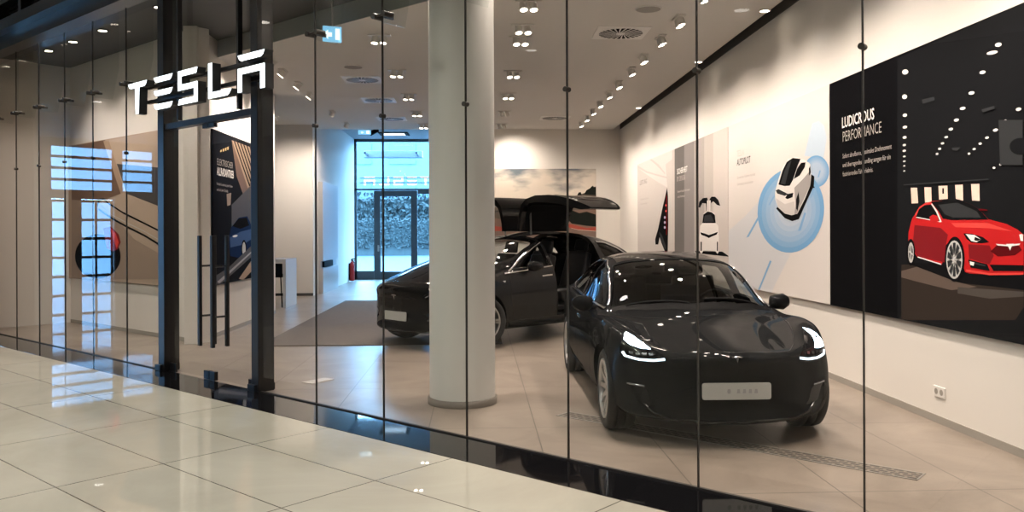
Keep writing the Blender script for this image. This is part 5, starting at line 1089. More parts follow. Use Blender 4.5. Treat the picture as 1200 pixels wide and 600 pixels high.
# ---------------------------------------------------------------- mall side
b = MB()
b.box(-32, 12, -.20, .03, 4.53, 4.74); b.box(-32, 12, -.34, .03, 4.74, 4.90); b.box(-32, 12, -.30, .03, 5.16, 5.30); b.box(-32, 12, .0, .05, 4.9, 5.2)
for i in range(48): b.box(-32 + i * .92, -32 + i * .92 + .10, -.30, 0, 4.88, 5.18)
for i in range(4): b.box(-32, 12, -.16, -.12, 4.93 + i * .065, 4.945 + i * .065)
b.build('trim_fascia', M_BLACKMETAL, None, FA, FRZ)['kind'] = 'structure'
MB().box(-32, 12, -13, -.30, 5.27, 5.45).build('ceiling_mall', M_MALLCEIL, None, FA, FRZ)['kind'] = 'structure'
MB().box(-32, 12, -13, -12.8, 0, 5.3).build('wall_mall', mat('dark_shopfronts', (.05, .048, .045), .5), None, FA, FRZ)['kind'] = 'structure'
MB().box(12, 12.2, -13, 6, 0, 5.3).build('wall_mall_end', M_MALLWALL, None, FA, FRZ)['kind'] = 'structure'
MB().box(-32, -12.9, -.25, .02, 0, 4.6).build('wall_neighbour', M_MALLPIER, None, FA, FRZ)['kind'] = 'structure'
b = MB(); b.box(-12.95, -11.92, -.06, .06, 0, 4.53)
b.build('trim_pilaster', M_MALLPIER, None, FA, FRZ)['kind'] = 'structure'
MB().box(4.45, 12, -.02, .25, 0, 4.8).build('wall_neighbour_right', M_MALLWALL, None, FA, FRZ)['kind'] = 'structure'
# glazed mall entrance at the far end
b = MB(); E0 = -30.3
for n0, n1, z0, z1 in ((-13, -11.45, 0, 5.3), (-10.12, -9.82, 0, 5.3), (-7.46, -6.88, 0, 5.3), (-5.84, -.2, 0, 5.3), (-11.45, -5.84, 2.98, 3.28), (-11.45, -5.84, 5.02, 5.3), (-11.45, -10.12, 0, 3.3), (-8.55, -8.02, 0, 3.0)):
    b.box(E0, E0 + .3, n0, n1, z0, z1)
b.build('wall_mall_entrance', M_MALLWALL, None, FA, FRZ)['kind'] = 'structure'
def grid_window(k, n0, n1, z0, z1, nz, nn, fr=.05):
    r = empty('window_%d' % k, FA, FRZ, kind='structure'); b = MB(); x = E0 + .12
    for i in range(nz + 1): z = z0 + (z1 - z0) * i / nz; b.box(x, x + .06, n0, n1, z - fr, z + fr)
    for i in range(nn + 1): n = n0 + (n1 - n0) * i / nn; b.box(x, x + .05, n - fr * .7, n + fr * .7, z0, z1)
    b.build('window_frame', M_BLACKMETAL, r)
    MB().box(x + .02, x + .03, n0, n1, z0, z1).build('glass_pane', M_SOLAR, r)
k0 = 40
grid_window(40, -6.88, -5.84, 3.28, 5.02, 4, 1); grid_window(41, -9.82, -7.46, 3.28, 5.02, 4, 1); grid_window(42, -11.45, -10.12, 3.28, 5.02, 4, 1)
grid_window(43, -6.34, -5.9, 0, 2.6, 3, 1); grid_window(44, -8.02, -7.5, 0, 2.9, 4, 1); grid_window(45, -9.75, -8.55, 0, 2.9, 4, 2)
# unseen mall ceiling lamps, added to light the mall floor
for i, (u, n) in enumerate(((-9, -3.2), (-5.5, -3.2), (-2, -3.2), (1.5, -3.2), (-7, -8), (-2.5, -8), (2, -8), (-14, -5), (-20, -5))):
    r = empty('added_downlight', F(u, n, 5.27), FRZ, 'unseen round downlight added in the grey mall ceiling outside the shop', 'ceiling light', 'added downlights of the mall ceiling')
    b = MB(); b.lathe([(.16, 0), (.16, -.012), (.13, -.012), (.12, .0)], 32, 'z'); b.build('trim_ring', M_WHITEPLASTIC, r)
    b = MB(); b.lathe([(.0005, -.004), (.125, -.004)], 32, 'z'); b.build('diffuser', mat('mall_added_lamp', (1, 1, 1), .5, emit=(1, .95, .86), es=8) if i == 0 else bpy.data.materials['mall_added_lamp'], r)
    L = bpy.data.lights.new('mall_added_light', 'AREA'); L.shape = 'DISK'; L.size = .25; L.energy = MALL_W; L.color = (1, .94, .85); L.spread = radians(150)
    lo = bpy.data.objects.new('mall_added_light', L); COL.objects.link(lo); lo.location = F(u, n, 5.24)

# ---------------------------------------------------------------- rear glazing and street door
y = 29.3
r = empty('window_20', (0, y, 0), kind='structure')
b = MB()
for x0, x1, z0, z1 in ((-4.3, -4.22, 0, 4.9), (-1.06, -1.0, 0, 4.9), (-4.3, -1.0, 4.80, 4.9), (-4.3, -1.0, 3.11, 3.17), (-4.3, -3.63, 0, .30), (-2.10, -1.0, 0, .30), (-2.10, -1.0, 2.98, 3.11)): b.box(x0, x1, -.04, .04, z0, z1)
b.build('window_frame', M_GREYFRAME, r)
for x0, x1, z0, z1 in ((-4.22, -3.63, .3, 3.11), (-4.22, -1.06, 3.17, 4.8), (-2.10, -1.06, .3, 2.98)): MB().box(x0, x1, -.006, .006, z0, z1).build('glass_pane', M_SHOPGLASS, r)
d = empty('door_2', (-2.87, y, 0), kind='structure')
b = MB()
for x0, x1, z0, z1 in ((-.755, -.53, 0, 3.1), (.53, .755, 0, 3.1), (-.53, .53, 2.90, 3.1), (-.53, .53, 0, .28)): b.box(x0, x1, -.05, .05, z0, z1)
b.build('door_frame', M_GREYFRAME, d, bevel=.01)
MB().box(-.53, .53, -.006, .006, .28, 2.9).build('glass_pane', M_SHOPGLASS, d)
b = MB(); b.tube((-.60, -.05, 1.12), (-.60, -.12, 1.12), .016, 10); b.tube((-.60, -.11, 1.12), (-.42, -.11, 1.12), .014, 10); b.box(-.63, -.57, -.062, -.05, .98, 1.2); b.build('door_handle', M_ALU, d)
# the sign on the street side, seen from behind
s2 = empty('outdoor_sign', (-2.83, 29.42, 3.27), pi, 'white five-letter sign over the street door, seen mirrored from inside', 'sign')
M_LET2 = mat('lit_white_sign', (.85, .88, .9), .4, emit=(.9, .96, 1), es=1.6)
for i, ch in enumerate('TESLA'):
    letter(ch, .78, .05).build('letter', [M_LET2, M_LET2], s2, (-1.19 + i * .49, 0, .03))
MB().box(-1.3, 1.3, 0, .025, .10, .13).build('rail', M_GREYFRAME, s2)
MB().box(-1.3, 1.3, 0, .025, .26, .29).build('rail', M_GREYFRAME, s2)
aw = empty('street_canopy', (-3.05, 30.4, 4.30), 0, 'grey horizontal canopy beam outside above the street door', 'canopy')
b = MB(); b.box(-1.05, 1.05, -.15, .3, .05, .30); b.build('canopy_beam', mat('grey_canopy', (.16, .18, .2), .5), aw, bevel=.01)
for x in (-.9, .9):
    b = MB(); b.box(x - .03, x + .03, -1.02, -.15, .10, .16); b.build('canopy_bracket', M_GREYFRAME, aw)
# street
struct('pavement', boxs(-30, 30, 29.5, 36, -.25, -.05), mat('grey_pavement', (.05, .075, .105), .8, noise=.12, nscale=2))
struct('road', boxs(-60, 60, 36, 76, -.25, -.08), mat('grey_asphalt', (.035, .058, .085), .8, noise=.15, nscale=3))
bf = MB(); bf.box(-60, 60, 76, 77, -.1, 11.5)
struct('exterior_building', bf, mat('pale_blue_grey_facade', (.075, .135, .20), .6))
for i in range(9):
    for j in range(2):
        x = -24 + i * 4; z = 4.6 + j * 3.2
        b = MB(); b.box(x, x + 2.4, 75.9, 76, z, z + 1.9); struct('window_%d' % (60 + i * 4 + j), b, mat('dark_facade_glass', (.04, .075, .11), .2) if (i, j) == (0, 0) else bpy.data.materials['dark_facade_glass'])
# ================================================================ posters
INK = dict(black=(.008, .008, .009), char2=(.011, .0115, .013), floor1=(.035, .027, .023), floor2=(.11, .08, .065), floor3=(.075, .065, .058), panel=(.85, .62, .52), red=(.50, .012, .014), red2=(.20, .006, .010), redhi=(.72, .06, .05), dred=(.10, .006, .008), dgrey=(.035, .037, .04), white=(.85, .83, .80), silver=(.50, .49, .48),
 paleblue=(.50, .60, .70), paleblue2=(.58, .585, .61), blue=(.16, .36, .62), blue2=(.30, .48, .70), dash=(.20, .38, .62), white2=(.74, .70, .67), grey=(.36, .33, .32), g1=(.13, .12, .115), g2=(.24, .22, .215), g3=(.36, .33, .31), g4=(.46, .42, .39), g5=(.56, .51, .48), g6=(.58, .54, .52), arc=(.48, .44, .42), lilac=(.55, .45, .62),
 hill=(.09, .075, .06), hill2=(.17, .11, .085), redroad=(.30, .06, .04), road=(.17, .12, .10), tree=(.012, .014, .012), brown2=(.16, .10, .07), brown3=(.30, .23, .18), tan=(.38, .27, .19), tan2=(.46, .36, .28), dkgrey3=(.07, .065, .065), navy=(.012, .026, .08), blue3=(.028, .065, .18), gold=(.55, .40, .18), amber=(.14, .075, .035))
for _i in range(8): INK['rad%d' % _i] = tuple(a + (b - a) * (_i / 7) for a, b in zip((.17, .36, .60), (.58, .60, .64)))
_ink = {}
def ink(k):
    if k not in _ink: _ink[k] = mat('ink_' + k, INK[k], .6, 0, .0 if sum(INK[k]) < .2 else .1)
    return _ink[k]
def clip(poly, w, h):
    for ax, lim, sg in ((0, 0, 1), (0, w, -1), (1, 0, 1), (1, h, -1)):
        out = []; n = len(poly)
        for i in range(n):
            a = poly[i]; b = poly[(i + 1) % n]; da = (a[ax] - lim) * sg; db = (b[ax] - lim) * sg
            if da >= 0: out.append(a)
            if (da >= 0) != (db >= 0):
                t = da / (da - db); out.append((a[0] + (b[0] - a[0]) * t, a[1] + (b[1] - a[1]) * t))
        poly = out
        if len(poly) < 3: return []
    return poly
def poster(key, loc, rz, w, h, base, label, texts=()):
    r = empty('wall_poster', loc, rz, label, 'poster', 'printed wall posters of the showroom')
    MB().box(0, w, 0, .035, 0, h).build('panel_board', base, r, bevel=.003)
    b = MB(); ms = []
    for i, (c, poly) in enumerate(ART.get(key, [])):
        p = clip(poly, w, h)
        if not p: continue
        m = ink(c)
        if m not in ms: ms.append(m)
        b.m = ms.index(m); b.poly([(x, -.0012 - .0001 * i, z) for x, z in p])
    top = -.0012 - .0001 * len(ART.get(key, [])) - .001
    for body, x, z, hh, wd, c, bold in texts:
        me = text_mesh(body, 1.0, bold)
        xs = [v.co.x for v in me.vertices]; x0 = min(xs); sx = wd / (max(xs) - x0); sy = hh / .73
        m = ink(c)
        if m not in ms: ms.append(m)
        b.m = ms.index(m)
        b.add([(x + (v.co.x - x0) * sx, top, z + v.co.y * sy) for v in me.vertices], [tuple(q.vertices) for q in me.polygons])
        bpy.data.meshes.remove(me)
    if b.f: b.build('printed_picture', ms, r)
    return r
PB = .826
def base_mat(name, c, rough=.5): return mat(name, c, .6, 0, 0.0)
poster('lud', (3.895, 9.08, PB), -pi / 2, 3.70, 2.445, base_mat('black_print', (.006, .006, .007)), 'large black poster with a red car in a dark hall on the long wall', [
 ('LUDICROUS', .343, 1.915, .115, .72, 'white', .012), ('PERFORMANCE', .36, 1.765, .115, .85, 'g4', -.008), ('Sofort abrufbares, maximales Drehmoment', .355, 1.59, .05, 1.05, 'g4', 0), ('und überragendes Handling sorgen für ein', .355, 1.495, .05, 1.03, 'g4', 0), ('faszinierendes Fahrerlebnis.', .355, 1.40, .05, .68, 'g4', 0)])
poster('auto', (3.895, 12.82, PB), -pi / 2, 3.73, 2.445, base_mat('pale_print', (.66, .62, .595)), 'pale poster with a white car in a blue circle, between black and striped grey posters', [
 ('TESLA', .45, 1.93, .10, .33, 'g4', -.01), ('AUTOPILOT', .45, 1.80, .10, .62, 'dgrey', .01), ('So werden Fahrten mit der', .46, 1.60, .045, .82, 'g3', 0), ('Unterstützung des Autopiloten', .46, 1.50, .045, .72, 'g3', 0)])
poster('safe', (3.895, 16.54, PB), -pi / 2, 3.71, 2.445, base_mat('grey_print', (.52, .475, .445)), 'striped grey poster with a small white car raising its wing doors', [
 ('SICHERHEIT', .40, 1.93, .11, .80, 'white', .012), ('BY DESIGN', .40, 1.79, .10, .62, 'g5', -.01), ('Maximaler Schutz für alle Insassen', .42, 1.57, .045, .95, 'g5', 0), ('in jeder Fahrsituation.', .42, 1.47, .045, .6, 'g5', 0)])
poster('tail', (3.895, 20.20, PB), -pi / 2, 3.65, 2.445, base_mat('light_grey_print', (.52, .485, .46)), 'light grey poster with a dark tail lamp, farthest along the long wall', [
 ('LEISTUNG', .30, 1.93, .11, .85, 'g2', .01), ('Emissionsfrei fahren', .40, 1.56, .05, .9, 'g3', 0), ('ohne Kompromisse', .40, 1.45, .05, .75, 'g3', 0)])
# landscape on the back wall: cloudy sky printed with soft noise
def sky_print():
    m, nt, b = _bsdf('cloudy_sky_print')
    tc = nt.nodes.new('ShaderNodeTexCoord'); mp = nt.nodes.new('ShaderNodeMapping'); mp.inputs['Scale'].default_value = (.8, 1, 2.0)
    n = nt.nodes.new('ShaderNodeTexNoise'); n.inputs['Scale'].default_value = 1.1; n.inputs['Detail'].default_value = 5
    r = nt.nodes.new('ShaderNodeValToRGB'); e = r.color_ramp.elements
    e[0].position = .36; e[0].color = (.10, .13, .155, 1); e[1].position = .56; e[1].color = (.62, .55, .47, 1)
    sp = nt.nodes.new('ShaderNodeSeparateXYZ'); ma = nt.nodes.new('ShaderNodeMath'); ma.operation = 'MULTIPLY_ADD'; ma.inputs[1].default_value = -.22; ma.inputs[2].default_value = .40
    ad = nt.nodes.new('ShaderNodeMath'); ad.operation = 'ADD'
    nt.links.new(tc.outputs['Object'], mp.inputs[0]); nt.links.new(mp.outputs[0], n.inputs['Vector']); nt.links.new(tc.outputs['Object'], sp.inputs[0])
    nt.links.new(sp.outputs['Z'], ma.inputs[0]); nt.links.new(n.outputs['Fac'], ad.inputs[0]); nt.links.new(ma.outputs[0], ad.inputs[1]); nt.links.new(ad.outputs[0], r.inputs[0]); nt.links.new(r.outputs[0], b.inputs['Base Color'])
    b.inputs['Roughness'].default_value = .4
    return m
poster('road', (.33, 22.81, 1.37), 0, 2.92, 2.0, sky_print(), 'landscape poster of a road under a cloudy sky on the back wall')
poster('leftB', tuple(F(-12.69, 1.45, PB)), FRZ, 3.9, 2.445, base_mat('tan_print', (.42, .33, .26)), 'brown poster of a curving road with a red car, behind the glass beside the entrance')
poster('elec', (-4.115, 13.15, PB), pi / 2, 3.7, 2.445, base_mat('night_print', (.012, .013, .017)), 'dark night poster of a blue car behind the glass entrance doors', [
 ('ELEKTRISCHER', .20, 1.90, .11, .84, 'g3', -.005), ('ALLRADANTRIEB', .18, 1.74, .13, .90, 'white', .02), ('Perfekte Kontrolle bei jedem Wetter', .17, 1.58, .045, .85, 'g4', 0), ('und auf jeder Straße.', .17, 1.49, .045, .6, 'g4', 0)])

# ================================================================ ceiling fixtures
HD = []   # lamp heads for the light sources
def aim(o, d): o.rotation_mode = 'QUATERNION'; o.rotation_quaternion = Vector(d).to_track_quat('-Z', 'Y')
def spot_light(p, d, w, ang, col=(1, .845, .73), blend=1.0, r=.06):
    L = bpy.data.lights.new('spot_lamp', 'SPOT'); L.energy = w; L.spot_size = radians(ang); L.spot_blend = blend; L.color = col; L.shadow_soft_size = r
    o = bpy.data.objects.new('spot_lamp', L); COL.objects.link(o); o.location = p; aim(o, d)
def twin_spot(x, y, z, d, w, ang, label, group, rz=0, one=False):
    r = empty('ceiling_spotlight', (x, y, z), rz, label, 'ceiling spotlight', group)
    b = MB(); b.box(-.16, .16, -.055, .055, -.02, 0); b.build('base_plate', M_WHITEPLASTIC, r, bevel=.004)
    dv = Vector(d).normalized(); loc = Matrix.Rotation(-rz, 3, 'Z') @ dv
    for cx in ((0,) if one else (-.062, .062)):
        c = Vector((cx, 0, -.035)); e = c + loc * .085
        h = MB(); h.tube(c - loc * .02, e, .042, 20, .052); hd = h.build('lamp_head', M_WHITEPLASTIC, r)
        q = MB(); q.tube(e - loc * .004, e + loc * .004, .042, 20); q.build('lens', M_LAMPON, hd)
    p = Vector((x, y, z - .06)) + dv * .16
    spot_light(p, d, w, ang)
    return r
RY = [4.9, 6.1, 7.3, 8.5, 9.65, 10.85, 11.95, 13.24, 14.28, 15.59, 16.74, 17.96, 19.09, 20.22, 21.33]
NAME_ROW = {2.65: 'row along the poster wall', .62: 'row over the dark cars', -1.39: 'row left of the column', -3.35: 'row beside the return wall'}
ORD = ['nearest the back wall', 'second from the back wall', 'third from the back wall', 'fourth from the back wall', 'fifth from the back wall', 'sixth from the back wall', 'seventh from the back wall', 'eighth from the back wall', 'ninth from the back wall', 'tenth from the back wall', 'eleventh from the back wall', 'twelfth from the back wall', 'thirteenth from the back wall', 'fourteenth from the back wall', 'fifteenth from the back wall']
ROW_N = {2.65: 15, .62: 8, -1.39: 5, -3.35: 6}
def row_label(x, i): return 'twin white ceiling spotlight, %s in the %s' % (ORD[ROW_N[x] - 1 - i], NAME_ROW[x])
for i, yy in enumerate(RY):
    d = (.30, .05, -1) if i % 2 == 0 else (.24, -.05, -1)
    twin_spot(2.65, yy, 4.46, d, SPOT_W * .78, 132, row_label(2.65, i), 'ceiling spotlights along the poster wall', pi / 2)
for i, yy in enumerate((8.9, 10.13, 11.31, 12.0, 14.55, 16.88, 19.39, 21.69)):
    d = (.1, -.25, -1) if i < 6 else (.35, .9, -1)
    twin_spot(.62, yy, 4.46, d, SPOT_W * .9, 100, row_label(.62, i), 'ceiling spotlights over the cars', 0)
for i, yy in enumerate((11.94, 14.52, 17.02, 19.41, 21.71)):
    twin_spot(-1.39, yy, 4.46, (-.1, -.1, -1), SPOT_W * .8, 100, row_label(-1.39, i), 'ceiling spotlights left of the column', 0)
for i, yy in enumerate((13.76, 14.55, 15.79, 16.95, 19.44, 21.56)):
    d = (-.75, 0, -1) if yy < 18 else (-.5, .55, -1)
    twin_spot(-3.35, yy, 4.46, d, SPOT_W * .9, 95, row_label(-3.35, i), 'ceiling spotlights beside the return wall', pi / 2)
twin_spot(-4.95, 20.3, 4.46, (.15, .8, -1), SPOT_W * .75, 95, 'twin-headed white ceiling spotlight over the niche with the high table', 'ceiling spotlights beside the return wall')
# recessed lamps of the slot along the poster wall
for i, yy in enumerate((6.3, 10.48, 13.68, 18.81)):
    r = empty('ceiling_slot_lamp', (3.73, yy, 4.46), 0, 'small round lamp on the ceiling edge above the %s' % ('black poster, nearest the shop glass', 'pale poster with the blue circle', 'striped grey poster', 'light grey tail lamp poster')[i], 'ceiling lamp', 'slot lamps above the poster wall')
    b = MB(); b.lathe([(.075, 0), (.075, -.014), (.055, -.016)], 24, 'z', (-.07, 0, 0)); b.build('trim_ring', M_WHITEPLASTIC, r)
    b = MB(); b.lathe([(.0005, -.012), (.058, -.012)], 24, 'z', (-.07, 0, 0)); b.build('lens', M_LAMPON, r)
    spot_light((3.66, yy, 4.42), (.05, 0, -1), SPOT_W * .03, 90)
# downlights of the dark soffit behind the glass
for i, (u, n, dd, w) in enumerate(((-10.4, .65, (0, .05), .7), (-11.4, .65, (0, .05), .7), (-9.3, .65, (0, .1), .7), (-7.4, .6, (0, .05), .7), (-5.1, .9, (0, .1), .8), (-2.62, .90, (.16, .02), 1.0), (-1.5, 1.2, (.3, .1), .9), (.6, 1.2, (.1, .1), .9), (2.6, 1.2, (.1, 0), .9))):
    p = F(u, n, 4.72)
    r = empty('soffit_downlight', p, FRZ, 'small round downlight in the dark soffit, ' + ('middle of the three behind the far glass panes', 'farthest of the three behind the far glass panes', 'nearest of the three behind the far glass panes', 'just beyond the first black door post', 'over the entrance doors', 'between the entrance and the round column', 'in front of the round column', 'between the column and the front car', 'before the nose of the front car')[i], 'ceiling light', 'downlights of the dark soffit')
    b = MB(); b.lathe([(.085, 0), (.085, -.012), (.062, -.014)], 24, 'z'); b.build('trim_ring', M_SATBLK, r)
    b = MB(); b.lathe([(.0005, -.01), (.065, -.01)], 24, 'z'); b.build('lens', M_LAMPON, r)
    v = FU * dd[0] + FN * dd[1] + Vector((0, 0, -1)); spot_light(p + Vector((0, 0, -.05)), v, SPOT_W * w, 105)
# swirl diffusers
def vent(x, y, z, rz, w, label, pale=True):
    r = empty('ceiling_vent', (x, y, z), rz, label, 'air vent', 'swirl air vents in the ceiling')
    b = MB(); b.box(-w / 2, w / 2, -w / 2, w / 2, -.012, 0); b.build('vent_panel', M_VENT, r, bevel=.004)
    R = w * .44
    b = MB(); b.lathe([(.0005, -.016), (R, -.016), (R, -.010)], 40, 'z'); b.build('vent_recess', M_SATBLK, r)
    b = MB(); n = 24
    for i in range(n):
        a = 2 * pi * i / n; da = .35
        p = [(R * .22, a - .05), (R * .22, a + .10), (R * .96, a + da + .045), (R * .96, a + da - .045)]
        b.poly([(q * cos(t), q * sin(t), -.019) for q, t in p])
    b.lathe([(.0005, -.021), (R * .2, -.021), (R * .2, -.016)], 24, 'z'); b.lathe([(R * .95, -.018), (R, -.02), (R * 1.03, -.012)], 40, 'z')
    b.build('swirl_blades', M_VENT, r)
vent(2.03, 11.72, 4.46, 0, .74, 'square swirl air vent nearest the glass, right of the column')
vent(1.91, 20.54, 4.46, 0, .74, 'square swirl air vent deep in the room near the back wall')
vent(-2.11, 15.42, 4.46, 0, .70, 'bluish square swirl air vent left of the column, nearest of three')
vent(-2.09, 17.8, 4.46, 0, .70, 'square swirl air vent left of the column, middle of three')
vent(-2.12, 20.74, 4.46, 0, .70, 'square swirl air vent left of the column, farthest of three')
for x, yy, lb in ((2.16, 10.44, 'flat round ceiling speaker near the poster wall'), (-2.1, 14.23, 'flat round ceiling speaker left of the column')):
    r = empty('ceiling_speaker', (x, yy, 4.46), 0, lb, 'ceiling speaker')
    b = MB(); b.lathe([(.17, 0), (.17, -.012), (.155, -.016)], 36, 'z'); b.build('trim_ring', M_WHITEPLASTIC, r)
    b = MB(); b.lathe([(.0005, -.012), (.156, -.014)], 36, 'z'); b.build('speaker_cover', mat('grey_speaker_cloth', (.36, .34, .32), .9) if x > 0 else bpy.data.materials['grey_speaker_cloth'], r)
# exit signs
M_EXIT = mat('lit_exit_face', (.3, .6, .8), .4, emit=(.20, .55, .85), es=.8)
M_EXITW = mat('lit_exit_pictogram', (.9, 1, 1), .4, emit=(.9, 1, 1), es=1.0)
def exit_sign(x, y, z, rz, w, h, drop, label):
    r = empty('exit_sign', (x, y, z), rz, label, 'exit sign')
    b = MB(); b.box(-w / 2, w / 2, -.02, .02, -h / 2, h / 2); b.build('sign_box', M_EXIT, r, bevel=.004)
    b = MB(); q = h
    b.prism([(-.42 * q, -.05 * q), (-.1 * q, .25 * q), (-.1 * q, .08 * q), (.15 * q, .08 * q), (.15 * q, -.18 * q), (-.1 * q, -.18 * q), (-.1 * q, -.35 * q)], -.024, -.019, lambda u, v, hh: (u - .15 * w, hh, v)); b.build('arrow', M_EXITW, r)
    b = MB(); b.box(.16 * w, .40 * w, -.024, -.019, -.36 * h, .36 * h); b.build('door_pictogram', M_EXITW, r)
    b = MB()
    b.tube((0, 0, h / 2), (0, 0, drop), .012, 8)
    b.build('hanger', M_ALU, r)
exit_sign(-1.88, 10.90, 4.22, .35, .24, .20, .50, 'blue lit exit sign hanging from the dark soffit behind the glass')
exit_sign(-3.06, 22.75, 4.36, 0, .34, .12, .10, 'small exit sign at the edge of the ceiling before the street door')
r = empty('security_camera', (-2.86, 23.3, 4.90), 0, 'small black camera hanging under the ceiling before the street door', 'camera')
b = MB(); b.tube((0, 0, 0), (0, 0, -.42), .02, 10); b.tube((0, 0, 0), (0, 0, -.02), .06, 16); b.build('mount', M_SATBLK, r)
b = MB(); b.tube((.10, .02, -.40), (-.12, -.04, -.52), .055, 16, .065); b.build('camera_body', M_SATBLK, r)
r = empty('ceiling_panel_light', (-2.75, 27.6, 4.90), 0, 'bright square light panel in the ceiling before the street door', 'ceiling light')
b = MB(); b.box(-.48, .48, -.42, .42, -.03, 0); b.build('panel_frame', M_SATBLK, r)
b = MB(); b.box(-.36, .36, -.30, .30, -.034, -.028); b.build('diffuser', M_EXITW, r)

# ================================================================ floor things
tag(slab([(-3.19, 12.22), (.35, 12.22), (.35, 20.2), (-3.19, 20.2)], 0, .012).build('carpet', mat('grey_brown_carpet', (.135, .112, .095), .95, noise=.18, nscale=9, bump=.3)), 'flat grey-brown carpet under the car with raised doors', 'carpet')
def grate_mat():
    m, nt, b = _bsdf('perforated_steel_grate')
    tc = nt.nodes.new('ShaderNodeTexCoord'); br = nt.nodes.new('ShaderNodeTexBrick'); br.offset = .5
    br.inputs['Scale'].default_value = 1; br.inputs['Brick Width'].default_value = .080; br.inputs['Row Height'].default_value = .0425; br.inputs['Mortar Size'].default_value = .0095; br.inputs['Mortar Smooth'].default_value = 0
    br.inputs['Color1'].default_value = br.inputs['Color2'].default_value = (.006, .006, .006, 1); br.inputs['Mortar'].default_value = (.22, .19, .16, 1)
    nt.links.new(tc.outputs['Object'], br.inputs['Vector']); nt.links.new(br.outputs['Color'], b.inputs['Base Color']); b.inputs['Roughness'].default_value = .4
    return m
r = empty('floor_drain', F(-.97, 1.19, 0), FRZ, 'long perforated floor drain grate running under the nose of the front car', 'floor drain')
MB().box(0, 2.99, -.085, .085, 0, .004).build('grate', grate_mat(), r)
b = MB(); b.box(-.012, 3.0, -.10, -.085, 0, .005); b.box(-.012, 3.0, .085, .10, 0, .005); b.box(-.012, 0, -.1, .1, 0, .005); b.box(2.99, 3.0, -.1, .1, 0, .005); b.build('grate_frame', M_ALU, r)
r = empty('floor_socket', (-1.78, 9.34, 0), math.atan2(.28, .20), 'flat pale floor socket cover between entrance and column', 'floor socket')
b = MB(); b.box(-.17, .17, -.08, .08, 0, .006); b.build('cover_plate', mat('pale_steel_cover', (.55, .52, .48), .35), r, bevel=.002)
b = MB(); b.box(-.10, .10, -.05, .05, .006, .0075); b.build('cover_lid', bpy.data.materials['pale_steel_cover'], r)
r = empty('wall_outlet', (3.93, 6.95, .27), -pi / 2, 'white double power outlet low on the poster wall', 'power outlet')
b = MB(); b.box(-.085, .085, -.012, 0, -.045, .045); b.build('cover_plate', M_WHITEPLASTIC, r, bevel=.003)
for x in (-.04, .04):
    b = MB(); b.tube((x, -.0135, 0), (x, -.0125, 0), .026, 20); b.build('socket_well', M_SKIRT, r)

# high table and stool in the niche
M_TABLE = mat('white_table_laminate', (.60, .62, .63), .4)
r = empty('high_table', (-4.23, 18.95, 0), 0, 'white high table with panel end in the niche beyond the dark poster', 'table')
MB().box(-.03, .03, -.54, .54, 0, 1.0).build('end_panel', M_TABLE, r, bevel=.003)
MB().box(-1.9, .03, -.54, .54, 1.0, 1.065).build('table_top', M_TABLE, r, bevel=.003)
MB().box(-1.9, -1.84, -.54, .54, 0, 1.0).build('end_panel', M_TABLE, r, bevel=.003)
r = empty('bar_stool', (-4.50, 18.72, 0), 0, 'dark bar stool pushed under the white high table', 'stool')
MB().box(-.20, .20, -.18, .18, .66, .73).build('seat', M_SATBLK, r, bevel=.02)
MB().box(-.20, .20, -.20, -.16, .70, .97).build('backrest', M_SATBLK, r, bevel=.015)
for sx in (-1, 1):
    for sy in (-1, 1):
        b = MB(); b.tube((sx * .15, sy * .14, .66), (sx * .19, sy * .18, 0), .014, 8); b.build('leg', M_SATBLK, r)
b = MB(); b.path([(-.18, -.17, .28), (.18, -.17, .28), (.18, .17, .28), (-.18, .17, .28), (-.18, -.17, .28)], .01, 8); b.build('foot_rail', M_SATBLK, r)
# cabinet on the entry wall
r = empty('wall_cabinet', (-4.3, 23.9, 0), 0, 'flat grey-white cabinet with a dark slot on the left wall before the street door', 'cabinet')
M_CAB = mat('grey_white_cabinet', (.46, .46, .47), .35)
MB().box(0, .12, -1.2, 1.2, .88, 3.02).build('upper_panel', M_CAB, r, bevel=.004)
MB().box(0, .12, -1.2, 1.2, 0, .68).build('lower_door', M_CAB, r, bevel=.004)
MB().box(0, .06, -1.2, 1.2, .68, .88).build('recess', M_CAB, r); MB().box(.06, .121, -1.0, .35, .70, .86).build('slot', M_SATBLK, r)
# fire extinguisher
r = empty('fire_extinguisher', (-4.20, 28.0, -.0), 0, 'red fire extinguisher on the left wall beside the street door', 'fire extinguisher')
M_EXT = mat('red_enamel', (.45, .015, .012), .3)
b = MB(); b.lathe([(.001, .03), (.075, .035), (.082, .06), (.082, .58), (.06, .65), (.025, .68), (.022, .70)], 28, 'z'); b.build('cylinder_body', M_EXT, r)
b = MB(); b.tube((0, 0, .70), (0, 0, .76), .03, 12); b.box(-.015, .11, -.012, .012, .745, .775); b.box(-.015, .10, -.012, .012, .70, .72); b.build('valve_handle', M_SATBLK, r)
b = MB(); b.path([(.02, -.02, .72), (.10, -.05, .62), (.11, -.05, .40), (.10, -.03, .28)], .013, 8); b.build('hose', M_SATBLK, r)
b = MB(); b.box(-.10, -.06, -.05, .05, .05, .62); b.build('wall_bracket', M_SATBLK, r)

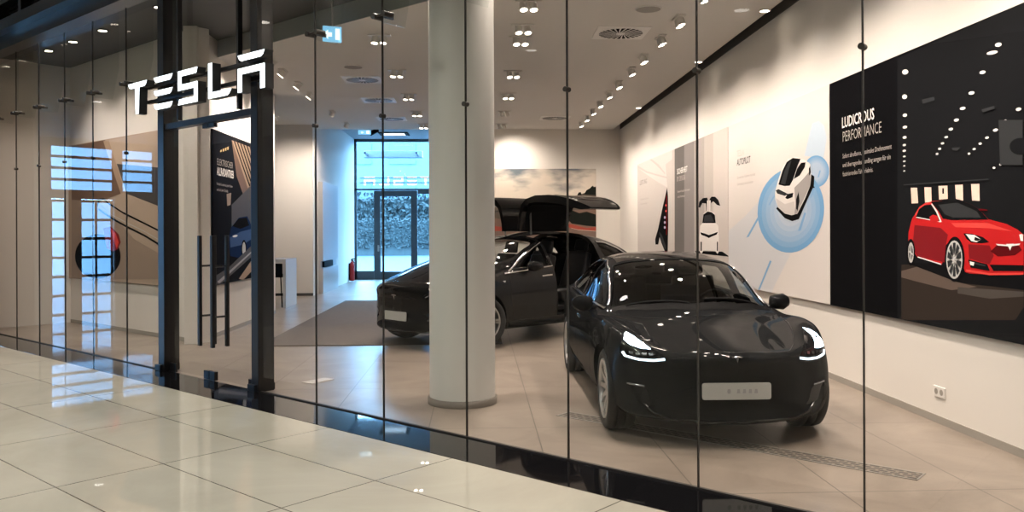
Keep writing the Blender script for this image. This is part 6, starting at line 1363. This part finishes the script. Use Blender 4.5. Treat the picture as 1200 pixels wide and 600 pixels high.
# ================================================================ street things
def hedge():
    rnd = random.Random(3); b = MB(); b.box(-16, 6, 61.8, 62.6, -.1, 2.5)
    for i in range(6500):
        x = rnd.uniform(-16, 6); z = rnd.uniform(.45, 2.65) ; y = 61.9 + rnd.uniform(-.35, .1)
        d = Vector((rnd.gauss(0, 1), rnd.gauss(0, 1), rnd.gauss(0, 1))).normalized(); e = d.orthogonal().normalized(); s = rnd.uniform(.09, .15)
        c = Vector((x, y, z)); b.poly([c - d * s, c + e * s * .5, c + d * s, c - e * s * .5])
    return b
h = hedge().build('hedge', mat('dark_hedge_leaf', (.022, .034, .036), .8)); tag(h, 'dark clipped hedge across the street beyond the street door', 'hedge', kind='stuff')
rnd = random.Random(5); b = MB(); b.box(-20, 7, 66.8, 67.5, -.1, 4.3)
for i in range(5200):
    x = rnd.uniform(-20, 7); z = rnd.uniform(2, 4.8); y = 66.8 + rnd.uniform(-.6, .1)
    d = Vector((rnd.gauss(0, 1), rnd.gauss(0, 1), rnd.gauss(0, 1))).normalized(); e = d.orthogonal().normalized(); s_ = rnd.uniform(.14, .26)
    c = Vector((x, y, z)); b.poly([c - d * s_, c + e * s_ * .5, c + d * s_, c - e * s_ * .5])
tag(b.build('shrubbery', bpy.data.materials['dark_hedge_leaf']), 'tall dark shrubs rising behind the clipped hedge across the street', 'shrubs', kind='stuff')

# ================================================================ cars
build_sedan((1.945, 6.97, 0), 0, M_PAINT, 'dark grey saloon car with lit headlamps in front of the long poster wall', 'car')
build_suv((-.56, 12.42, .012), radians(-48), M_PAINT2, 'dark grey car with raised wing doors behind the round column', 'car')
# ================================================================ daylight and rendering
w = bpy.data.worlds.new('overcast_sky'); SC.world = w; w.use_nodes = True
bg = w.node_tree.nodes['Background']; bg.inputs[0].default_value = (.25, .58, 1.0, 1); bg.inputs[1].default_value = SKY_S
def portal(loc, rz, sx, sy):
    L = bpy.data.lights.new('window_portal', 'AREA'); L.shape = 'RECTANGLE'; L.size = sx; L.size_y = sy; L.cycles.is_portal = True
    o = bpy.data.objects.new('window_portal', L); COL.objects.link(o); o.location = loc; o.rotation_euler = (-pi / 2, 0, rz)
portal((-2.65, 29.45, 2.45), 0, 3.3, 4.9)
SC.view_settings.view_transform = 'Standard'; SC.view_settings.look = 'None'; SC.view_settings.gamma = 1.0; SC.view_settings.use_curve_mapping = False
SC.view_settings.exposure = EXPO
SC.cycles.use_denoising = True
SC.cycles.max_bounces = 10; SC.cycles.diffuse_bounces = 5; SC.cycles.glossy_bounces = 6; SC.cycles.transparent_max_bounces = 32
SC.cycles.sample_clamp_indirect = 6; SC.cycles.caustics_reflective = False; SC.cycles.caustics_refractive = False
# ================================================================ camera
cd = bpy.data.cameras.new('camera'); cam = bpy.data.objects.new('camera', cd); COL.objects.link(cam)
cd.sensor_width = 36; cd.lens = 977 / 1200 * 36; cd.shift_y = -28.5 / 1200; cd.clip_start = .05; cd.clip_end = 200
cam.matrix_world = Matrix.Translation((0, 0, 1.65)) @ Matrix.Rotation(radians(-2.34), 4, 'Z') @ Matrix.Rotation(pi / 2, 4, 'X') @ Matrix.Rotation(radians(-.23), 4, 'Z')
SC.camera = cam
